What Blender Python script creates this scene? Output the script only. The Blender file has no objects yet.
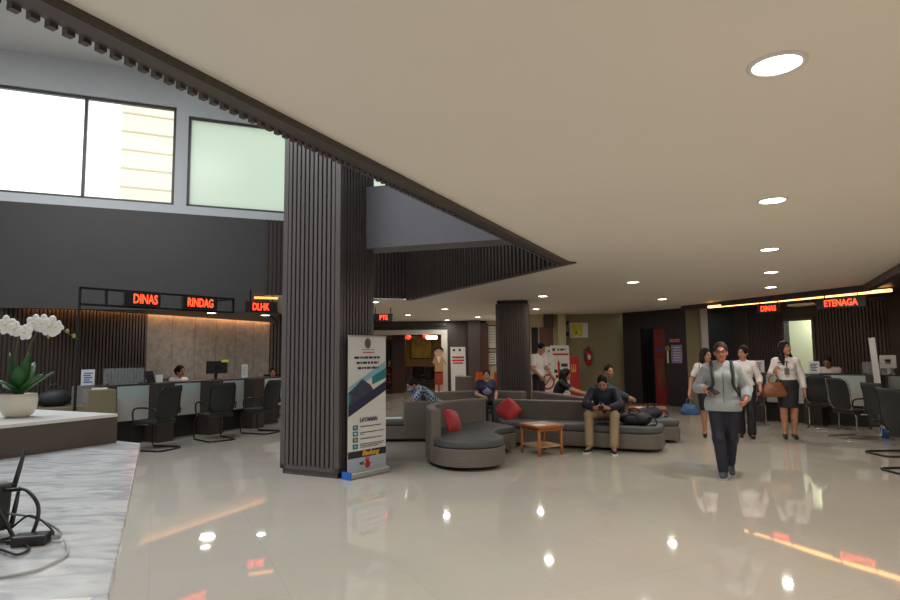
import bpy, bmesh, math, random
import numpy as np
from mathutils import Vector, Matrix, Euler
random.seed(7)
SC = bpy.context.scene
COL = SC.collection
PI = math.pi
def rad(a): return math.radians(a)

# ------------------------------------------------------------------ materials
def lin(c):
    return tuple(((x/12.92) if x <= 0.04045 else ((x+0.055)/1.055)**2.4) for x in c)
def rgb(r, g, b): return lin((r/255, g/255, b/255))
_M = {}
def mat(name, c, rough=0.5, metal=0.0, spec=0.5, noise=None, bump=None, coat=0.0, sheen=0.0, stretch=(1, 1, 1)):
    """principled material; noise=(scale, amount) varies the colour, bump=(scale, strength)"""
    if name in _M: return _M[name]
    m = bpy.data.materials.new(name); m.use_nodes = True
    nt = m.node_tree; b = nt.nodes['Principled BSDF']
    b.inputs['Base Color'].default_value = (*c, 1)
    b.inputs['Roughness'].default_value = rough
    b.inputs['Metallic'].default_value = metal
    b.inputs['Specular IOR Level'].default_value = spec
    b.inputs['Coat Weight'].default_value = coat
    b.inputs['Sheen Weight'].default_value = sheen
    if noise or bump:
        tc = nt.nodes.new('ShaderNodeTexCoord'); mp = nt.nodes.new('ShaderNodeMapping')
        mp.inputs['Scale'].default_value = stretch
        nt.links.new(tc.outputs['Object'], mp.inputs['Vector'])
    if noise:
        n = nt.nodes.new('ShaderNodeTexNoise'); n.inputs['Scale'].default_value = noise[0]; n.inputs['Detail'].default_value = 5
        nt.links.new(mp.outputs[0], n.inputs['Vector'])
        r = nt.nodes.new('ShaderNodeValToRGB')
        a = noise[1]
        r.color_ramp.elements[0].position = 0.3; r.color_ramp.elements[1].position = 0.7
        r.color_ramp.elements[0].color = (*[x*(1-a) for x in c], 1)
        r.color_ramp.elements[1].color = (*[min(1, x*(1+a)) for x in c], 1)
        nt.links.new(n.outputs['Fac'], r.inputs['Fac']); nt.links.new(r.outputs['Color'], b.inputs['Base Color'])
    if bump:
        n2 = nt.nodes.new('ShaderNodeTexNoise'); n2.inputs['Scale'].default_value = bump[0]
        nt.links.new(mp.outputs[0], n2.inputs['Vector'])
        bp = nt.nodes.new('ShaderNodeBump'); bp.inputs['Strength'].default_value = bump[1]; bp.inputs['Distance'].default_value = 0.01
        nt.links.new(n2.outputs['Fac'], bp.inputs['Height']); nt.links.new(bp.outputs['Normal'], b.inputs['Normal'])
    _M[name] = m
    return m
def emit(name, c, s):
    if name in _M: return _M[name]
    m = bpy.data.materials.new(name); m.use_nodes = True
    b = m.node_tree.nodes['Principled BSDF']
    b.inputs['Base Color'].default_value = (*[x*0.5 for x in c], 1)
    b.inputs['Emission Color'].default_value = (*c, 1); b.inputs['Emission Strength'].default_value = s
    b.inputs['Roughness'].default_value = 0.4
    _M[name] = m
    return m
def glass(name, c, alpha, rough=0.05):
    """thin pane: mixes clear transparency with a glossy tinted surface"""
    if name in _M: return _M[name]
    m = bpy.data.materials.new(name); m.use_nodes = True
    nt = m.node_tree; b = nt.nodes['Principled BSDF']
    b.inputs['Base Color'].default_value = (*c, 1); b.inputs['Roughness'].default_value = rough
    b.inputs['Alpha'].default_value = alpha
    _M[name] = m
    return m

# ------------------------------------------------------------------ mesh builder
class MB:
    def __init__(s): s.v = []; s.f = []
    def add(s, vs, fs):
        o = len(s.v); s.v += [tuple(map(float, p)) for p in vs]; s.f += [tuple(i+o for i in f) for f in fs]; return s
    def box(s, c, d, rz=0, rx=0, ry=0):
        x, y, z = d[0]/2, d[1]/2, d[2]/2
        R = Euler((rad(rx), rad(ry), rad(rz))).to_matrix(); C = Vector(c)
        vs = [C + R @ Vector((i*x, j*y, k*z)) for i in (-1, 1) for j in (-1, 1) for k in (-1, 1)]
        return s.add(vs, [(0,1,3,2),(4,6,7,5),(0,4,5,1),(2,3,7,6),(0,2,6,4),(1,5,7,3)])
    def span(s, p, q, w, z0, z1, off=0.0):
        """vertical slab along the ground line p-q, w thick to the left of it (off moves it sideways)"""
        p = Vector(p[:2]); q = Vector(q[:2]); d = (q-p).normalized(); n = Vector((-d.y, d.x))
        a = p+n*off; b = q+n*off; poly = [a, b, b+n*w, a+n*w]
        return s.prism([(t.x, t.y) for t in poly], z0, z1)
    def prism(s, poly, z0, z1):
        n = len(poly)
        ar = sum(poly[i][0]*poly[(i+1)%n][1]-poly[(i+1)%n][0]*poly[i][1] for i in range(n))
        if ar < 0: poly = poly[::-1]
        vs = [(x, y, z0) for x, y in poly]+[(x, y, z1) for x, y in poly]
        fs = [tuple(range(n))[::-1], tuple(range(n, 2*n))]+[(i, (i+1) % n, n+(i+1) % n, n+i) for i in range(n)]
        return s.add(vs, fs)
    def poly(s, pts): return s.add(pts, [tuple(range(len(pts)))])
    def rings(s, rr, closed=True, cap=True):
        n = len(rr[0]); vs = [p for r in rr for p in r]; fs = []
        for i in range(len(rr)-1):
            for j in range(n if closed else n-1):
                k = (j+1) % n
                fs.append((i*n+j, i*n+k, (i+1)*n+k, (i+1)*n+j))
        if cap and closed:
            fs.append(tuple(range(n))[::-1]); fs.append(tuple((len(rr)-1)*n+j for j in range(n)))
        return s.add(vs, fs)
    def tube(s, pts, r, n=8, loop=False):
        P = [Vector(p) for p in pts]; m = len(P); rs = r if isinstance(r, (list, tuple)) else [r]*m
        rr = []; up = Vector((0, 0, 1))
        for i in range(m):
            a = P[i-1] if (i > 0 or loop) else P[i]; b = P[(i+1) % m] if (i < m-1 or loop) else P[i]
            t = (b-a).normalized() if (b-a).length > 1e-9 else Vector((0, 0, 1))
            if abs(t.dot(up)) > 0.95: up = Vector((1, 0, 0)) if abs(t.x) < 0.9 else Vector((0, 1, 0))
            u = (up - t*up.dot(t)).normalized(); w = t.cross(u); up = u
            rr.append([tuple(P[i]+(u*math.cos(2*PI*k/n)+w*math.sin(2*PI*k/n))*rs[i]) for k in range(n)])
        if loop: rr.append(rr[0]); return s.rings(rr, True, False)
        return s.rings(rr)
    def lathe(s, prof, c=(0, 0, 0), n=20, sx=1, sy=1):
        rr = [[(c[0]+r*sx*math.cos(2*PI*k/n), c[1]+r*sy*math.sin(2*PI*k/n), c[2]+z) for k in range(n)] for r, z in prof]
        return s.rings(rr)
    def ell(s, c, r, R=None, n=14, m=9):
        rr = []
        for i in range(m+1):
            t = PI*i/m; q = max(math.sin(t), 0.02)
            ring = []
            for k in range(n):
                p = Vector((r[0]*q*math.cos(2*PI*k/n), r[1]*q*math.sin(2*PI*k/n), -r[2]*math.cos(t)))
                if R is not None: p = R @ p
                ring.append(tuple(Vector(c)+p))
            rr.append(ring)
        return s.rings(rr)
    def disc(s, c, r, axis='y', n=20, t=0.004):
        rr = []
        for d in (-t/2, t/2):
            if axis == 'y': rr.append([(c[0]+r*math.cos(2*PI*k/n), c[1]+d, c[2]+r*math.sin(2*PI*k/n)) for k in range(n)])
            else: rr.append([(c[0]+r*math.cos(2*PI*k/n), c[1]+r*math.sin(2*PI*k/n), c[2]+d) for k in range(n)])
        return s.rings(rr)
def link(name, me, parent=None):
    o = bpy.data.objects.new(name, me); COL.objects.link(o)
    if parent is not None: o.parent = parent
    return o
def obj(name, mb, m, parent=None, smooth=False, bevel=0.0, seg=2, sub=0):
    me = bpy.data.meshes.new(name); me.from_pydata(mb.v, [], mb.f); me.update()
    bm = bmesh.new(); bm.from_mesh(me); bmesh.ops.recalc_face_normals(bm, faces=bm.faces); bm.to_mesh(me); bm.free()
    if smooth:
        for p in me.polygons: p.use_smooth = True
    me.materials.append(m)
    o = link(name, me, parent)
    if bevel:
        b = o.modifiers.new('bevel', 'BEVEL'); b.width = bevel; b.segments = seg; b.limit_method = 'ANGLE'; b.angle_limit = rad(40)
    if sub:
        q = o.modifiers.new('sub', 'SUBSURF'); q.levels = sub; q.render_levels = sub
    if smooth and bevel: pass
    return o
def tag(o, label, cat, group=None, kind=None):
    o['label'] = label; o['category'] = cat
    if group: o['group'] = group
    if kind: o['kind'] = kind
    return o
def thing(name, label, cat, loc=(0, 0, 0), rz=0.0, group=None):
    o = bpy.data.objects.new(name, None); COL.objects.link(o)
    o.empty_display_size = 0.1
    o.location = loc; o.rotation_euler = (0, 0, rad(rz))
    return tag(o, label, cat, group)
def struct(name, mb, m, label=None, **k):
    o = obj(name, mb, m, None, **k); o['kind'] = 'structure'
    o['label'] = label or name.replace('_', ' ')
    return o
def dup(root, loc, rz, label):
    r = root.copy(); COL.objects.link(r); r.location = loc; r.rotation_euler = (0, 0, rad(rz)); r['label'] = label
    for ch in list(root.children):
        c = ch.copy(); COL.objects.link(c); c.parent = r
        for g in list(ch.children):
            d = g.copy(); COL.objects.link(d); d.parent = c
    return r
def text(name, s, size, m, parent, loc, rot=(90, 0, 0), align='CENTER', extrude=0.002, sx=1.0, bold=0.0, shear=0.0):
    c = bpy.data.curves.new(name, 'FONT'); c.body = s; c.size = size; c.align_x = align; c.align_y = 'CENTER'
    c.extrude = extrude; c.offset = bold; c.shear = shear; c.resolution_u = 3
    t = bpy.data.objects.new(name, c); COL.objects.link(t)
    dg = bpy.context.evaluated_depsgraph_get(); dg.update()
    me = bpy.data.meshes.new_from_object(t.evaluated_get(dg)); me.name = name
    bpy.data.objects.remove(t); bpy.data.curves.remove(c)
    me.materials.clear(); me.materials.append(m)
    o = link(name, me, parent); o.location = loc; o.rotation_euler = tuple(rad(a) for a in rot); o.scale = (sx, 1, 1)
    return o

# ------------------------------------------------------------------ bodies: distance field + surface nets
class SDF:
    def __init__(s): s.p = []; s.c = []
    def cap(s, a, b, ra, rb=None, k=0.02, sc=(1, 1, 1)):
        a = np.array(a, float); b = np.array(b, float); rb = ra if rb is None else rb
        R = max(ra, rb)*max(sc)
        s.p.append(('cap', a, b, ra, rb, k, np.array(sc, float), np.minimum(a, b)-R, np.maximum(a, b)+R)); return s
    def ell(s, c, r, R=None, k=0.03):
        c = np.array(c, float); r = np.array(r, float); R = np.eye(3) if R is None else np.array(R, float)
        e = np.sqrt(((R*r)**2).sum(1))
        s.p.append(('ell', c, r, R, None, k, None, c-e, c+e)); return s
    def cut(s, p, n):
        n = np.array(n, float); s.c.append(('pl', np.array(p, float), n/np.linalg.norm(n))); return s
    def sub(s, c, r, R=None):
        s.c.append(('el', np.array(c, float), np.array(r, float), np.eye(3) if R is None else np.array(R, float))); return s
    def mesh(s, h):
        pad = 3*h+0.01
        lo = np.min([p[7] for p in s.p], 0)-pad; hi = np.max([p[8] for p in s.p], 0)+pad
        n = np.ceil((hi-lo)/h).astype(int)+1
        ax = [lo[i]+h*np.arange(n[i]) for i in range(3)]
        V = np.full(tuple(n), 0.3, np.float32)
        for p in s.p:
            m = 0.03+p[5]
            i0 = np.maximum(np.floor((p[7]-m-lo)/h).astype(int), 0); i1 = np.minimum(np.ceil((p[8]+m-lo)/h).astype(int)+1, n)
            X, Y, Z = np.meshgrid(*[ax[i][i0[i]:i1[i]] for i in range(3)], indexing='ij')
            P = np.stack([X, Y, Z], -1)
            if p[0] == 'cap':
                sc = p[6]; a = p[1]/sc; b = p[2]/sc; q = P/sc
                ba = b-a; L = max(float(ba @ ba), 1e-9)
                t = np.clip(((q-a) @ ba)/L, 0, 1)
                d = (np.linalg.norm(q-a-t[..., None]*ba, axis=-1)-(p[3]+(p[4]-p[3])*t))*sc.min()
            else:
                q = (P-p[1]) @ p[3]
                k0 = np.linalg.norm(q/p[2], axis=-1); k1 = np.linalg.norm(q/p[2]**2, axis=-1)+1e-9
                d = k0*(k0-1)/k1
            sl = tuple(slice(i0[i], i1[i]) for i in range(3))
            o = V[sl]; k = p[5]
            hh = np.maximum(k-np.abs(o-d), 0)/k
            V[sl] = np.minimum(o, d)-hh*hh*k*0.25
        if s.c:
            X, Y, Z = np.meshgrid(*ax, indexing='ij'); P = np.stack([X, Y, Z], -1)
            for c in s.c:
                if c[0] == 'pl': V = np.maximum(V, (P-c[1]) @ c[2])
                else:
                    q = (P-c[1]) @ c[3]; k0 = np.linalg.norm(q/c[2], axis=-1); k1 = np.linalg.norm(q/c[2]**2, axis=-1)+1e-9
                    V = np.maximum(V, -k0*(k0-1)/k1)
        return surfnet(V, lo, h)
def surfnet(V, lo, h):
    S = V < 0
    n = np.array(V.shape)-1
    acc = np.zeros((*n, 3), np.float32); cnt = np.zeros(tuple(n), np.float32)
    co = [(i, j, k) for i in (0, 1) for j in (0, 1) for k in (0, 1)]
    sl = lambda A, c: A[c[0]:c[0]+n[0], c[1]:c[1]+n[1], c[2]:c[2]+n[2]]
    for a in co:
        for ax in range(3):
            if a[ax] == 0:
                b = list(a); b[ax] = 1
                va, vb = sl(V, a), sl(V, b); x = sl(S, a) != sl(S, b)
                t = np.where(x, va/np.where(x, va-vb, 1), 0)
                for d in range(3):
                    acc[..., d] += np.where(x, a[d]+(t if d == ax else 0), 0)
                cnt += x
    act = cnt > 0
    idx = -np.ones(tuple(n), np.int64); idx[act] = np.arange(int(act.sum()))
    ijk = np.argwhere(act)
    vs = (ijk+acc[act]/cnt[act][:, None])*h+lo
    fs = []
    for ax in range(3):
        u, w = (ax+1) % 3, (ax+2) % 3
        a = [slice(None)]*3; b = [slice(None)]*3
        a[ax] = slice(0, -1); b[ax] = slice(1, None)
        X = S[tuple(a)] != S[tuple(b)]
        e = np.argwhere(X)
        e = e[(e[:, u] > 0) & (e[:, w] > 0) & (e[:, u] < n[u]) & (e[:, w] < n[w])]
        ins = S[e[:, 0], e[:, 1], e[:, 2]]
        q = []
        for du, dw in ((1, 1), (0, 1), (0, 0), (1, 0)):
            g = e.copy(); g[:, u] -= du; g[:, w] -= dw
            q.append(idx[g[:, 0], g[:, 1], g[:, 2]])
        q = np.stack(q, 1)
        q[~ins] = q[~ins][:, ::-1]
        fs.append(q)
    fs = np.concatenate(fs); fs = fs[(fs >= 0).all(1)]
    return vs, fs
def sobj(name, sdf, h, m, parent):
    vs, fs = sdf.mesh(h)
    me = bpy.data.meshes.new(name)
    me.vertices.add(len(vs)); me.vertices.foreach_set('co', vs.astype(np.float32).ravel())
    me.loops.add(fs.size); me.loops.foreach_set('vertex_index', fs.astype(np.int32).ravel())
    me.polygons.add(len(fs)); me.polygons.foreach_set('loop_start', np.arange(0, fs.size, 4, dtype=np.int32))
    me.polygons.foreach_set('loop_total', np.full(len(fs), 4, np.int32))
    me.update(calc_edges=True); me.validate()
    for p in me.polygons: p.use_smooth = True
    me.materials.append(m)
    return link(name, me, parent)

SKIN = mat('skin', rgb(176, 124, 96), 0.5, noise=(14, 0.06))
SKIN_L = mat('skin_light', rgb(196, 142, 115), 0.5, noise=(14, 0.06))
HAIR = mat('hair_black', rgb(24, 20, 19), 0.7, spec=.25, noise=(60, 0.3))
HAIR_B = mat('hair_brown', rgb(58, 40, 30), 0.7, spec=.25, noise=(60, 0.3))
EYE = mat('eye_dark', rgb(20, 15, 13), 0.2)
LIP = mat('lip', rgb(140, 62, 58), 0.45)
def nrm(v):
    v = np.array(v, float); return v/max(np.linalg.norm(v), 1e-9)
BASE = dict(head=(0, -.025, 1.535), neck=(0, .012, 1.375), pelvis=(0, 0, .93),
            shL=(.155, .012, 1.315), shR=(-.155, .012, 1.315), elL=(.215, .03, 1.07), elR=(-.215, .03, 1.07),
            wrL=(.215, -.05, .84), wrR=(-.215, -.05, .84),
            hipL=(.085, 0, .88), hipR=(-.085, 0, .88), knL=(.09, -.015, .48), knR=(-.09, -.015, .48),
            anL=(.09, .02, .085), anR=(-.09, .02, .085), toL=(.1, -.12, .03), toR=(-.1, -.12, .03))
def hand(S, w, d, n, thumb, curl, s):
    d = nrm(d); n = nrm(np.array(n)-d*(np.array(n) @ d)); sd = np.cross(d, n)*thumb
    R = np.stack([sd, d, n], 1)
    S.cap(w-d*.01*s, w+d*.03*s, .026*s, .028*s, .015)
    S.ell(w+d*.052*s, np.array([.04, .05, .017])*s, R, .012)
    for i, (o, L) in enumerate(((.029, .07), (.0095, .078), (-.0095, .073), (-.029, .057))):
        a = w+d*.088*s+sd*o*s
        c1 = rad(curl*.55); c2 = rad(curl*1.35)
        b = a+(d*math.cos(c1)+n*math.sin(c1))*L*.5*s
        c = b+(d*math.cos(c2)+n*math.sin(c2))*L*.5*s
        S.cap(a-d*.02*s, b, .0095*s, .0085*s, .004); S.cap(b, c, .0085*s, .007*s, .004)
    a = w+d*.03*s+sd*.03*s
    b = a+(d*.6+sd*.65+n*.35)*.045*s; c = b+(d*.8+sd*.1+n*.55)*.035*s
    S.cap(a, b, .0125*s, .0105*s, .008); S.cap(b, c, .0105*s, .008*s, .004)
def person(label, loc, rz, h, pose=None, bulk=1.0, female=True, skin=SKIN, head=(0, 0), top=None, bottom=None, hair=None, shoe=None,
           hands=None, vox=.008, face=True, group=None, lift=0.0):
    s = h/1.65
    J = {k: np.array(v, float)*s for k, v in {**BASE, **(pose or {})}.items()}
    for k in J:
        if k[:2] in ('pe', 'ne', 'he', 'sh', 'el', 'wr', 'hi', 'kn'): J[k] = J[k]+np.array((0, 0, lift))
    t = thing('person', label, 'person', loc, rz, group)
    up = nrm(J['neck']-J['pelvis']); side = nrm(J['shL']-J['shR']); side = nrm(side-up*(side @ up)); bk = np.cross(up, side)
    R = np.stack([side, bk, up], 1); P = J['pelvis']; N = J['neck']; TL = np.linalg.norm(N-P)
    b = bulk*s
    tors = [(P+(N-P)*.66, (.142*b, .1*b, .14*s)), (P+(N-P)*.40, (.125*b, .095*b, .15*s)), (P+up*.01*s, (.16*b, .115*b, .12*s))]
    if bulk > 1.15: tors.append((P+(N-P)*.35-bk*.02*s, (.145*b, .12*b, .17*s)))
    bust = [(P+(N-P)*.66-bk*.075*b+side*q*.065*b, (.062*b, .055*b, .06*s)) for q in (-1, 1)] if female else []
    Rh = np.array(Euler((rad(head[1]), 0, rad(head[0]))).to_matrix())
    Hc = J['head']; H = lambda p: Hc+Rh @ (np.array(p)*s)
    def torso(S, g):
        for c, r in tors: S.ell(c, np.array(r)+g, R, .06)
        for c, r in bust: S.ell(c, np.array(r)+g, R, .03)
        S.cap(J['shL'], J['shR'], .046*s+g*.8, k=.05); S.cap(P+(N-P)*.84, N, .07*s+g*.6, .048*s+g*.3, .04)
        for q in 'LR': S.cap(N-up*.0, N+(J['sh'+q]-N)*.75, .036*s+g*.4, .04*s+g*.5, .03)
    B = SDF(); torso(B, 0)
    B.cap(N, H((0, .015, -.02)), .048*s, .046*s, .03)
    B.ell(H((0, .012, .02)), np.array((.074, .092, .095))*s, Rh, .03); B.ell(H((0, -.022, -.035)), np.array((.06, .068, .08))*s, Rh, .03)
    B.ell(H((0, -.055, -.09)), np.array((.03, .028, .024))*s, Rh, .03); B.ell(H((0, -.094, -.028)), np.array((.012, .018, .022))*s, Rh, .012)
    B.ell(H((0, -.076, .012)), np.array((.045, .02, .012))*s, Rh, .02)
    for q in (-1, 1):
        B.ell(H((.075*q, .012, -.02)), np.array((.009, .02, .03))*s, Rh, .008)
        B.ell(H((.035*q, -.07, -.035)), np.array((.018, .014, .016))*s, Rh, .02)
    hands = hands or {}
    for q, k in ((1, 'L'), (-1, 'R')):
        sh, el, wr = J['sh'+k], J['el'+k], J['wr'+k]
        B.cap(sh, el, .046*b, .037*b, .03); B.cap(el, wr, .039*b, .026*s, .02)
        hd = hands.get(k, {}); d = hd.get('d'); d = nrm(wr-el) if d is None else nrm(d)
        hand(B, wr, d, hd.get('n', (-q, 0, 0) if abs(d[0]) < .8 else (0, 0, -1)), hd.get('thumb', q), hd.get('curl', 28), s)
        hp, kn, an, to = J['hip'+k], J['kn'+k], J['an'+k], J['to'+k]
        B.cap(hp, kn, .083*b, .055*s, .04); B.cap(kn, an, .054*s, .036*s, .02)
        B.ell(kn+(an-kn)*.3+nrm(an-kn)*0+np.array((0, .015, 0))*s, np.array((.05, .052, .11))*s, None, .03)
        B.cap(an+np.array((0, .02, -.03))*s, to, .036*s, .024*s, .02)
    sobj('body', B, vox, skin, t)
    if face:
        E = [MB(), MB()]
        for i, q in enumerate((-1, 1)):
            E[i].ell(tuple(H((.03*q, -.086, 0))), (.0125*s, .007*s, .0065*s), Matrix(Rh.tolist()), 10, 6)
            obj('eye', E[i], EYE, t, True)
            w = MB(); w.tube([tuple(H((.016*q, -.094, .02))), tuple(H((.032*q, -.091, .026))), tuple(H((.047*q, -.08, .02)))], .0042*s, 6)
            obj('eyebrow', w, HAIR, t, True)
        w = MB(); w.tube([tuple(H((-.024, -.083, -.064))), tuple(H((-.01, -.092, -.067))), tuple(H((.01, -.092, -.067))), tuple(H((.024, -.083, -.064)))], [.003*s, .0065*s, .0065*s, .003*s], 8)
        obj('mouth', w, LIP, t, True)
    if hair:
        S = SDF(); st = hair.get('style', 'short'); g = .007 if st == 'short' else .014
        S.ell(H((0, .016, .028)), np.array((.074+g, .092+g, .094+g))*s, Rh, .02)
        if st in ('short',): S.ell(H((0, .055, -.02)), np.array((.07, .055, .07))*s, Rh, .03)
        if st in ('bun', 'tied'):
            S.ell(H((0, .06, -.02)), np.array((.075, .055, .08))*s, Rh, .03)
            if st == 'tied':
                S.cap(H((0, .11, .0)), H((0, .13, -.14)), .035*s, .02*s, .03)
            else: S.ell(H((0, .12, .02)), np.array((.045, .045, .045))*s, Rh, .02)
        if st == 'long':
            for q in (-1, 1):
                S.cap(H((.07*q, .03, .0)), H((.085*q, .02, -.16)), .04*s, .045*s, .03)
                S.cap(H((.085*q, .02, -.16)), H((.11*q, -.02, -.27)), .045*s, .022*s, .03)
            S.cap(H((0, .07, 0)), H((0, .09, -.25)), .075*s, .06*s, .04)
        if st == 'bob':
            for q in (-1, 1): S.cap(H((.07*q, .03, .0)), H((.078*q, .015, -.12)), .04*s, .045*s, .03)
            S.cap(H((0, .06, 0)), H((0, .075, -.12)), .07*s, .065*s, .04)
        S.sub(H((0, -.1, -.035)), np.array((.068, .082, .112))*s, Rh)
        if st == 'short': S.cut(H((0, 0, -.085)), -(Rh @ np.array((0, .2, 1.))))
        if st == 'short':
            for q in (-1, 1): S.sub(H((.085*q, -.02, -.06)), np.array((.03, .06, .05))*s, Rh)
        sobj('hair', S, min(vox, .008), hair.get('mat', HAIR), t)
    if top:
        g = top.get('g', .013)*s; S = SDF(); torso(S, g)
        if top.get('hood'):
            S.ell(P-up*.06*s, np.array((.168*b, .13*b, .16*s))+g, R, .05)
            S.cap(N+bk*.05*s+side*.075*s, N+bk*.1*s, .045*s, .055*s, .04); S.cap(N+bk*.05*s-side*.075*s, N+bk*.1*s, .045*s, .055*s, .04)
            S.cap(N+side*.075*s+bk*.04*s, N-bk*.06*s+side*.04*s-up*.03*s, .035*s, .025*s, .03); S.cap(N-side*.075*s+bk*.04*s, N-bk*.06*s-side*.04*s-up*.03*s, .035*s, .025*s, .03)
        elif top.get('collar', True):
            for q in (-1, 1): S.cap(N+side*.05*s*q+bk*.02*s+up*.01*s, N-bk*.065*s+side*.02*s*q-up*.045*s, .018*s, .014*s, .01)
        for q, k in ((1, 'L'), (-1, 'R')): S.cap(J['sh'+k], J['sh'+k]+(J['el'+k]-J['sh'+k])*.35, .047*b+g, .044*b+g, .03)
        S.cut(P+up*top.get('hem', -.02)*s, -up)
        S.sub(N+up*.055*s-bk*.035*s, np.array((.052, .06, .07) if not top.get('hood') else (.044, .052, .045))*s, R)
        sobj(top.get('name', 'shirt'), S, vox, top['mat'], t)
        sl = top.get('sleeve', 2.0)
        for q, k in ((1, 'L'), (-1, 'R')):
            S = SDF(); sh, el, wr = J['sh'+k], J['el'+k], J['wr'+k]
            u = min(sl, 1.0); e = sh+(el-sh)*u
            S.cap(sh, e, .046*b+g, (.046+(.041-.046)*u)*b+g, .02)
            if sl > 1.02:
                e2 = el+(wr-el)*(sl-1); S.cap(el, e2, .042*b+g, .033*s+g, .02); S.cut(e2, wr-el)
            else: S.cut(e-nrm(el-sh)*.01, el-sh)
            sobj('sleeve', S, vox, top.get('smat', top['mat']), t)
    if bottom:
        S = SDF(); m = bottom['mat']
        S.ell(P+up*.01*s, np.array((.16*b, .115*b, .13*s))+.008*s, R, .04)
        if bottom['kind'] == 'trousers':
            e = bottom.get('len', .97)
            for k in 'LR':
                hp, kn, an = J['hip'+k], J['kn'+k], J['an'+k]
                S.cap(hp, kn, .088*b, .068*s*bulk**.5, .05); S.cap(kn, kn+(an-kn)*e, .066*s*bulk**.5, bottom.get('cuff', .054)*s, .03)
            S.cut(P+(up*.11*s if up[2] > .975 else np.array((0, 0, .12*s))), up if up[2] > .975 else (0, 0, 1))
        else:
            z = bottom.get('hem', .47)*s
            for k in 'LR': S.cap(J['hip'+k], np.array((J['kn'+k][0]*.75, J['kn'+k][1], z)), .095*b, .085*s, .06)
            S.cap(P, np.array((P[0], P[1]+.0, z)), .13*b, .1*s, .06, (1, .8, 1)); S.cut((0, 0, z), (0, 0, -1)); S.cut(P+up*.12*s, up)
        sobj(bottom['kind'], S, vox, m, t)
    if shoe:
        for q, k in ((1, 'L'), (-1, 'R')):
            an, to = J['an'+k], J['to'+k]; S = SDF(); f = nrm((to-an)*np.array((1, 1, 0)))
            zz = min(an[2]-.05*s, .1)
            hl = np.array((an[0], an[1], 0))+np.array((0, 0, an[2]-.055*s))-f*.015*s
            S.cap(hl, to+np.array((0, 0, .004)), shoe.get('r', .043)*s, .033*s, .02); 
            if shoe.get('high', True): S.cap(hl, an+np.array((0, 0, -.01)), .043*s, .044*s, .02)
            lowest = min(hl[2], to[2])-.03*s
            n = np.cross(np.cross(f, (0, 0, 1)), nrm(to-hl)); n = n if n[2] < 0 else -n
            S.cut(hl+n*.028*s, n)
            if not shoe.get('high', True): S.cut(an+np.array((0, 0, -.03*s)), (0, 0, 1))
            so = sobj('shoe', S, vox*.8, shoe['mat'], t)
            if shoe.get('sole'):
                w = MB(); c = hl+(to-hl)*.5+n*.026*s
                a2 = hl-f*.03*s; L = np.linalg.norm(to-hl)+.075*s; yaw = math.degrees(math.atan2(f[1], f[0]))
                pit = -math.degrees(math.asin(max(-1, min(1, nrm(to-hl)[2]))))
                w.box(tuple(c), (L, .085*s, .022*s), rz=yaw, ry=pit); obj('sole', w, shoe['sole'], so, bevel=.008)
    return t, J, s, dict(N=N, P=P, up=up, bk=bk, side=side, H=H, Rh=Rh)

# ------------------------------------------------------------------ the setting
M_ceil = mat('ceiling_paint', rgb(226, 219, 208), 0.6, noise=(0.6, 0.02))
M_dark = mat('dark_laminate', rgb(58, 54, 53), 0.45, noise=(2, 0.1))
M_slat = mat('dark_slats', rgb(66, 57, 53), 0.42, noise=(8, 0.12), stretch=(1, 1, 0.1))
M_slatb = mat('column_slats', rgb(84, 77, 75), 0.42, noise=(8, 0.1), stretch=(1, 1, 0.1))
M_gap = mat('slat_gap', rgb(22, 19, 18), 0.7)
M_brown = mat('brown_panel', rgb(62, 48, 42), 0.4, noise=(5, 0.15), stretch=(1, 1, .2))
M_cream = mat('cream_wall', rgb(178, 166, 128), 0.6, noise=(1, .03))
M_olive = mat('olive_wall', rgb(138, 129, 98), 0.6, noise=(1, .04))
M_grey = mat('grey_wall', rgb(206, 209, 213), 0.6, noise=(1, .03))
M_white = mat('white_paint', rgb(215, 213, 208), 0.5)
M_frame = mat('window_frame_metal', rgb(70, 68, 66), 0.4, 0.3)
M_black = mat('black_plastic', rgb(22, 22, 24), 0.45)
M_steel = mat('dark_steel', rgb(40, 40, 42), 0.35, 0.6)
M_chrome = mat('chrome', rgb(190, 190, 190), 0.15, 1.0)
M_redled = emit('red_led', (1.0, 0.045, 0.012), 4.2)
M_warm = emit('warm_cove_light', (1.0, 0.42, 0.10), 24.0)
M_lamp = emit('downlight_lens', (1.0, 0.97, 0.92), 14.0)

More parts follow.
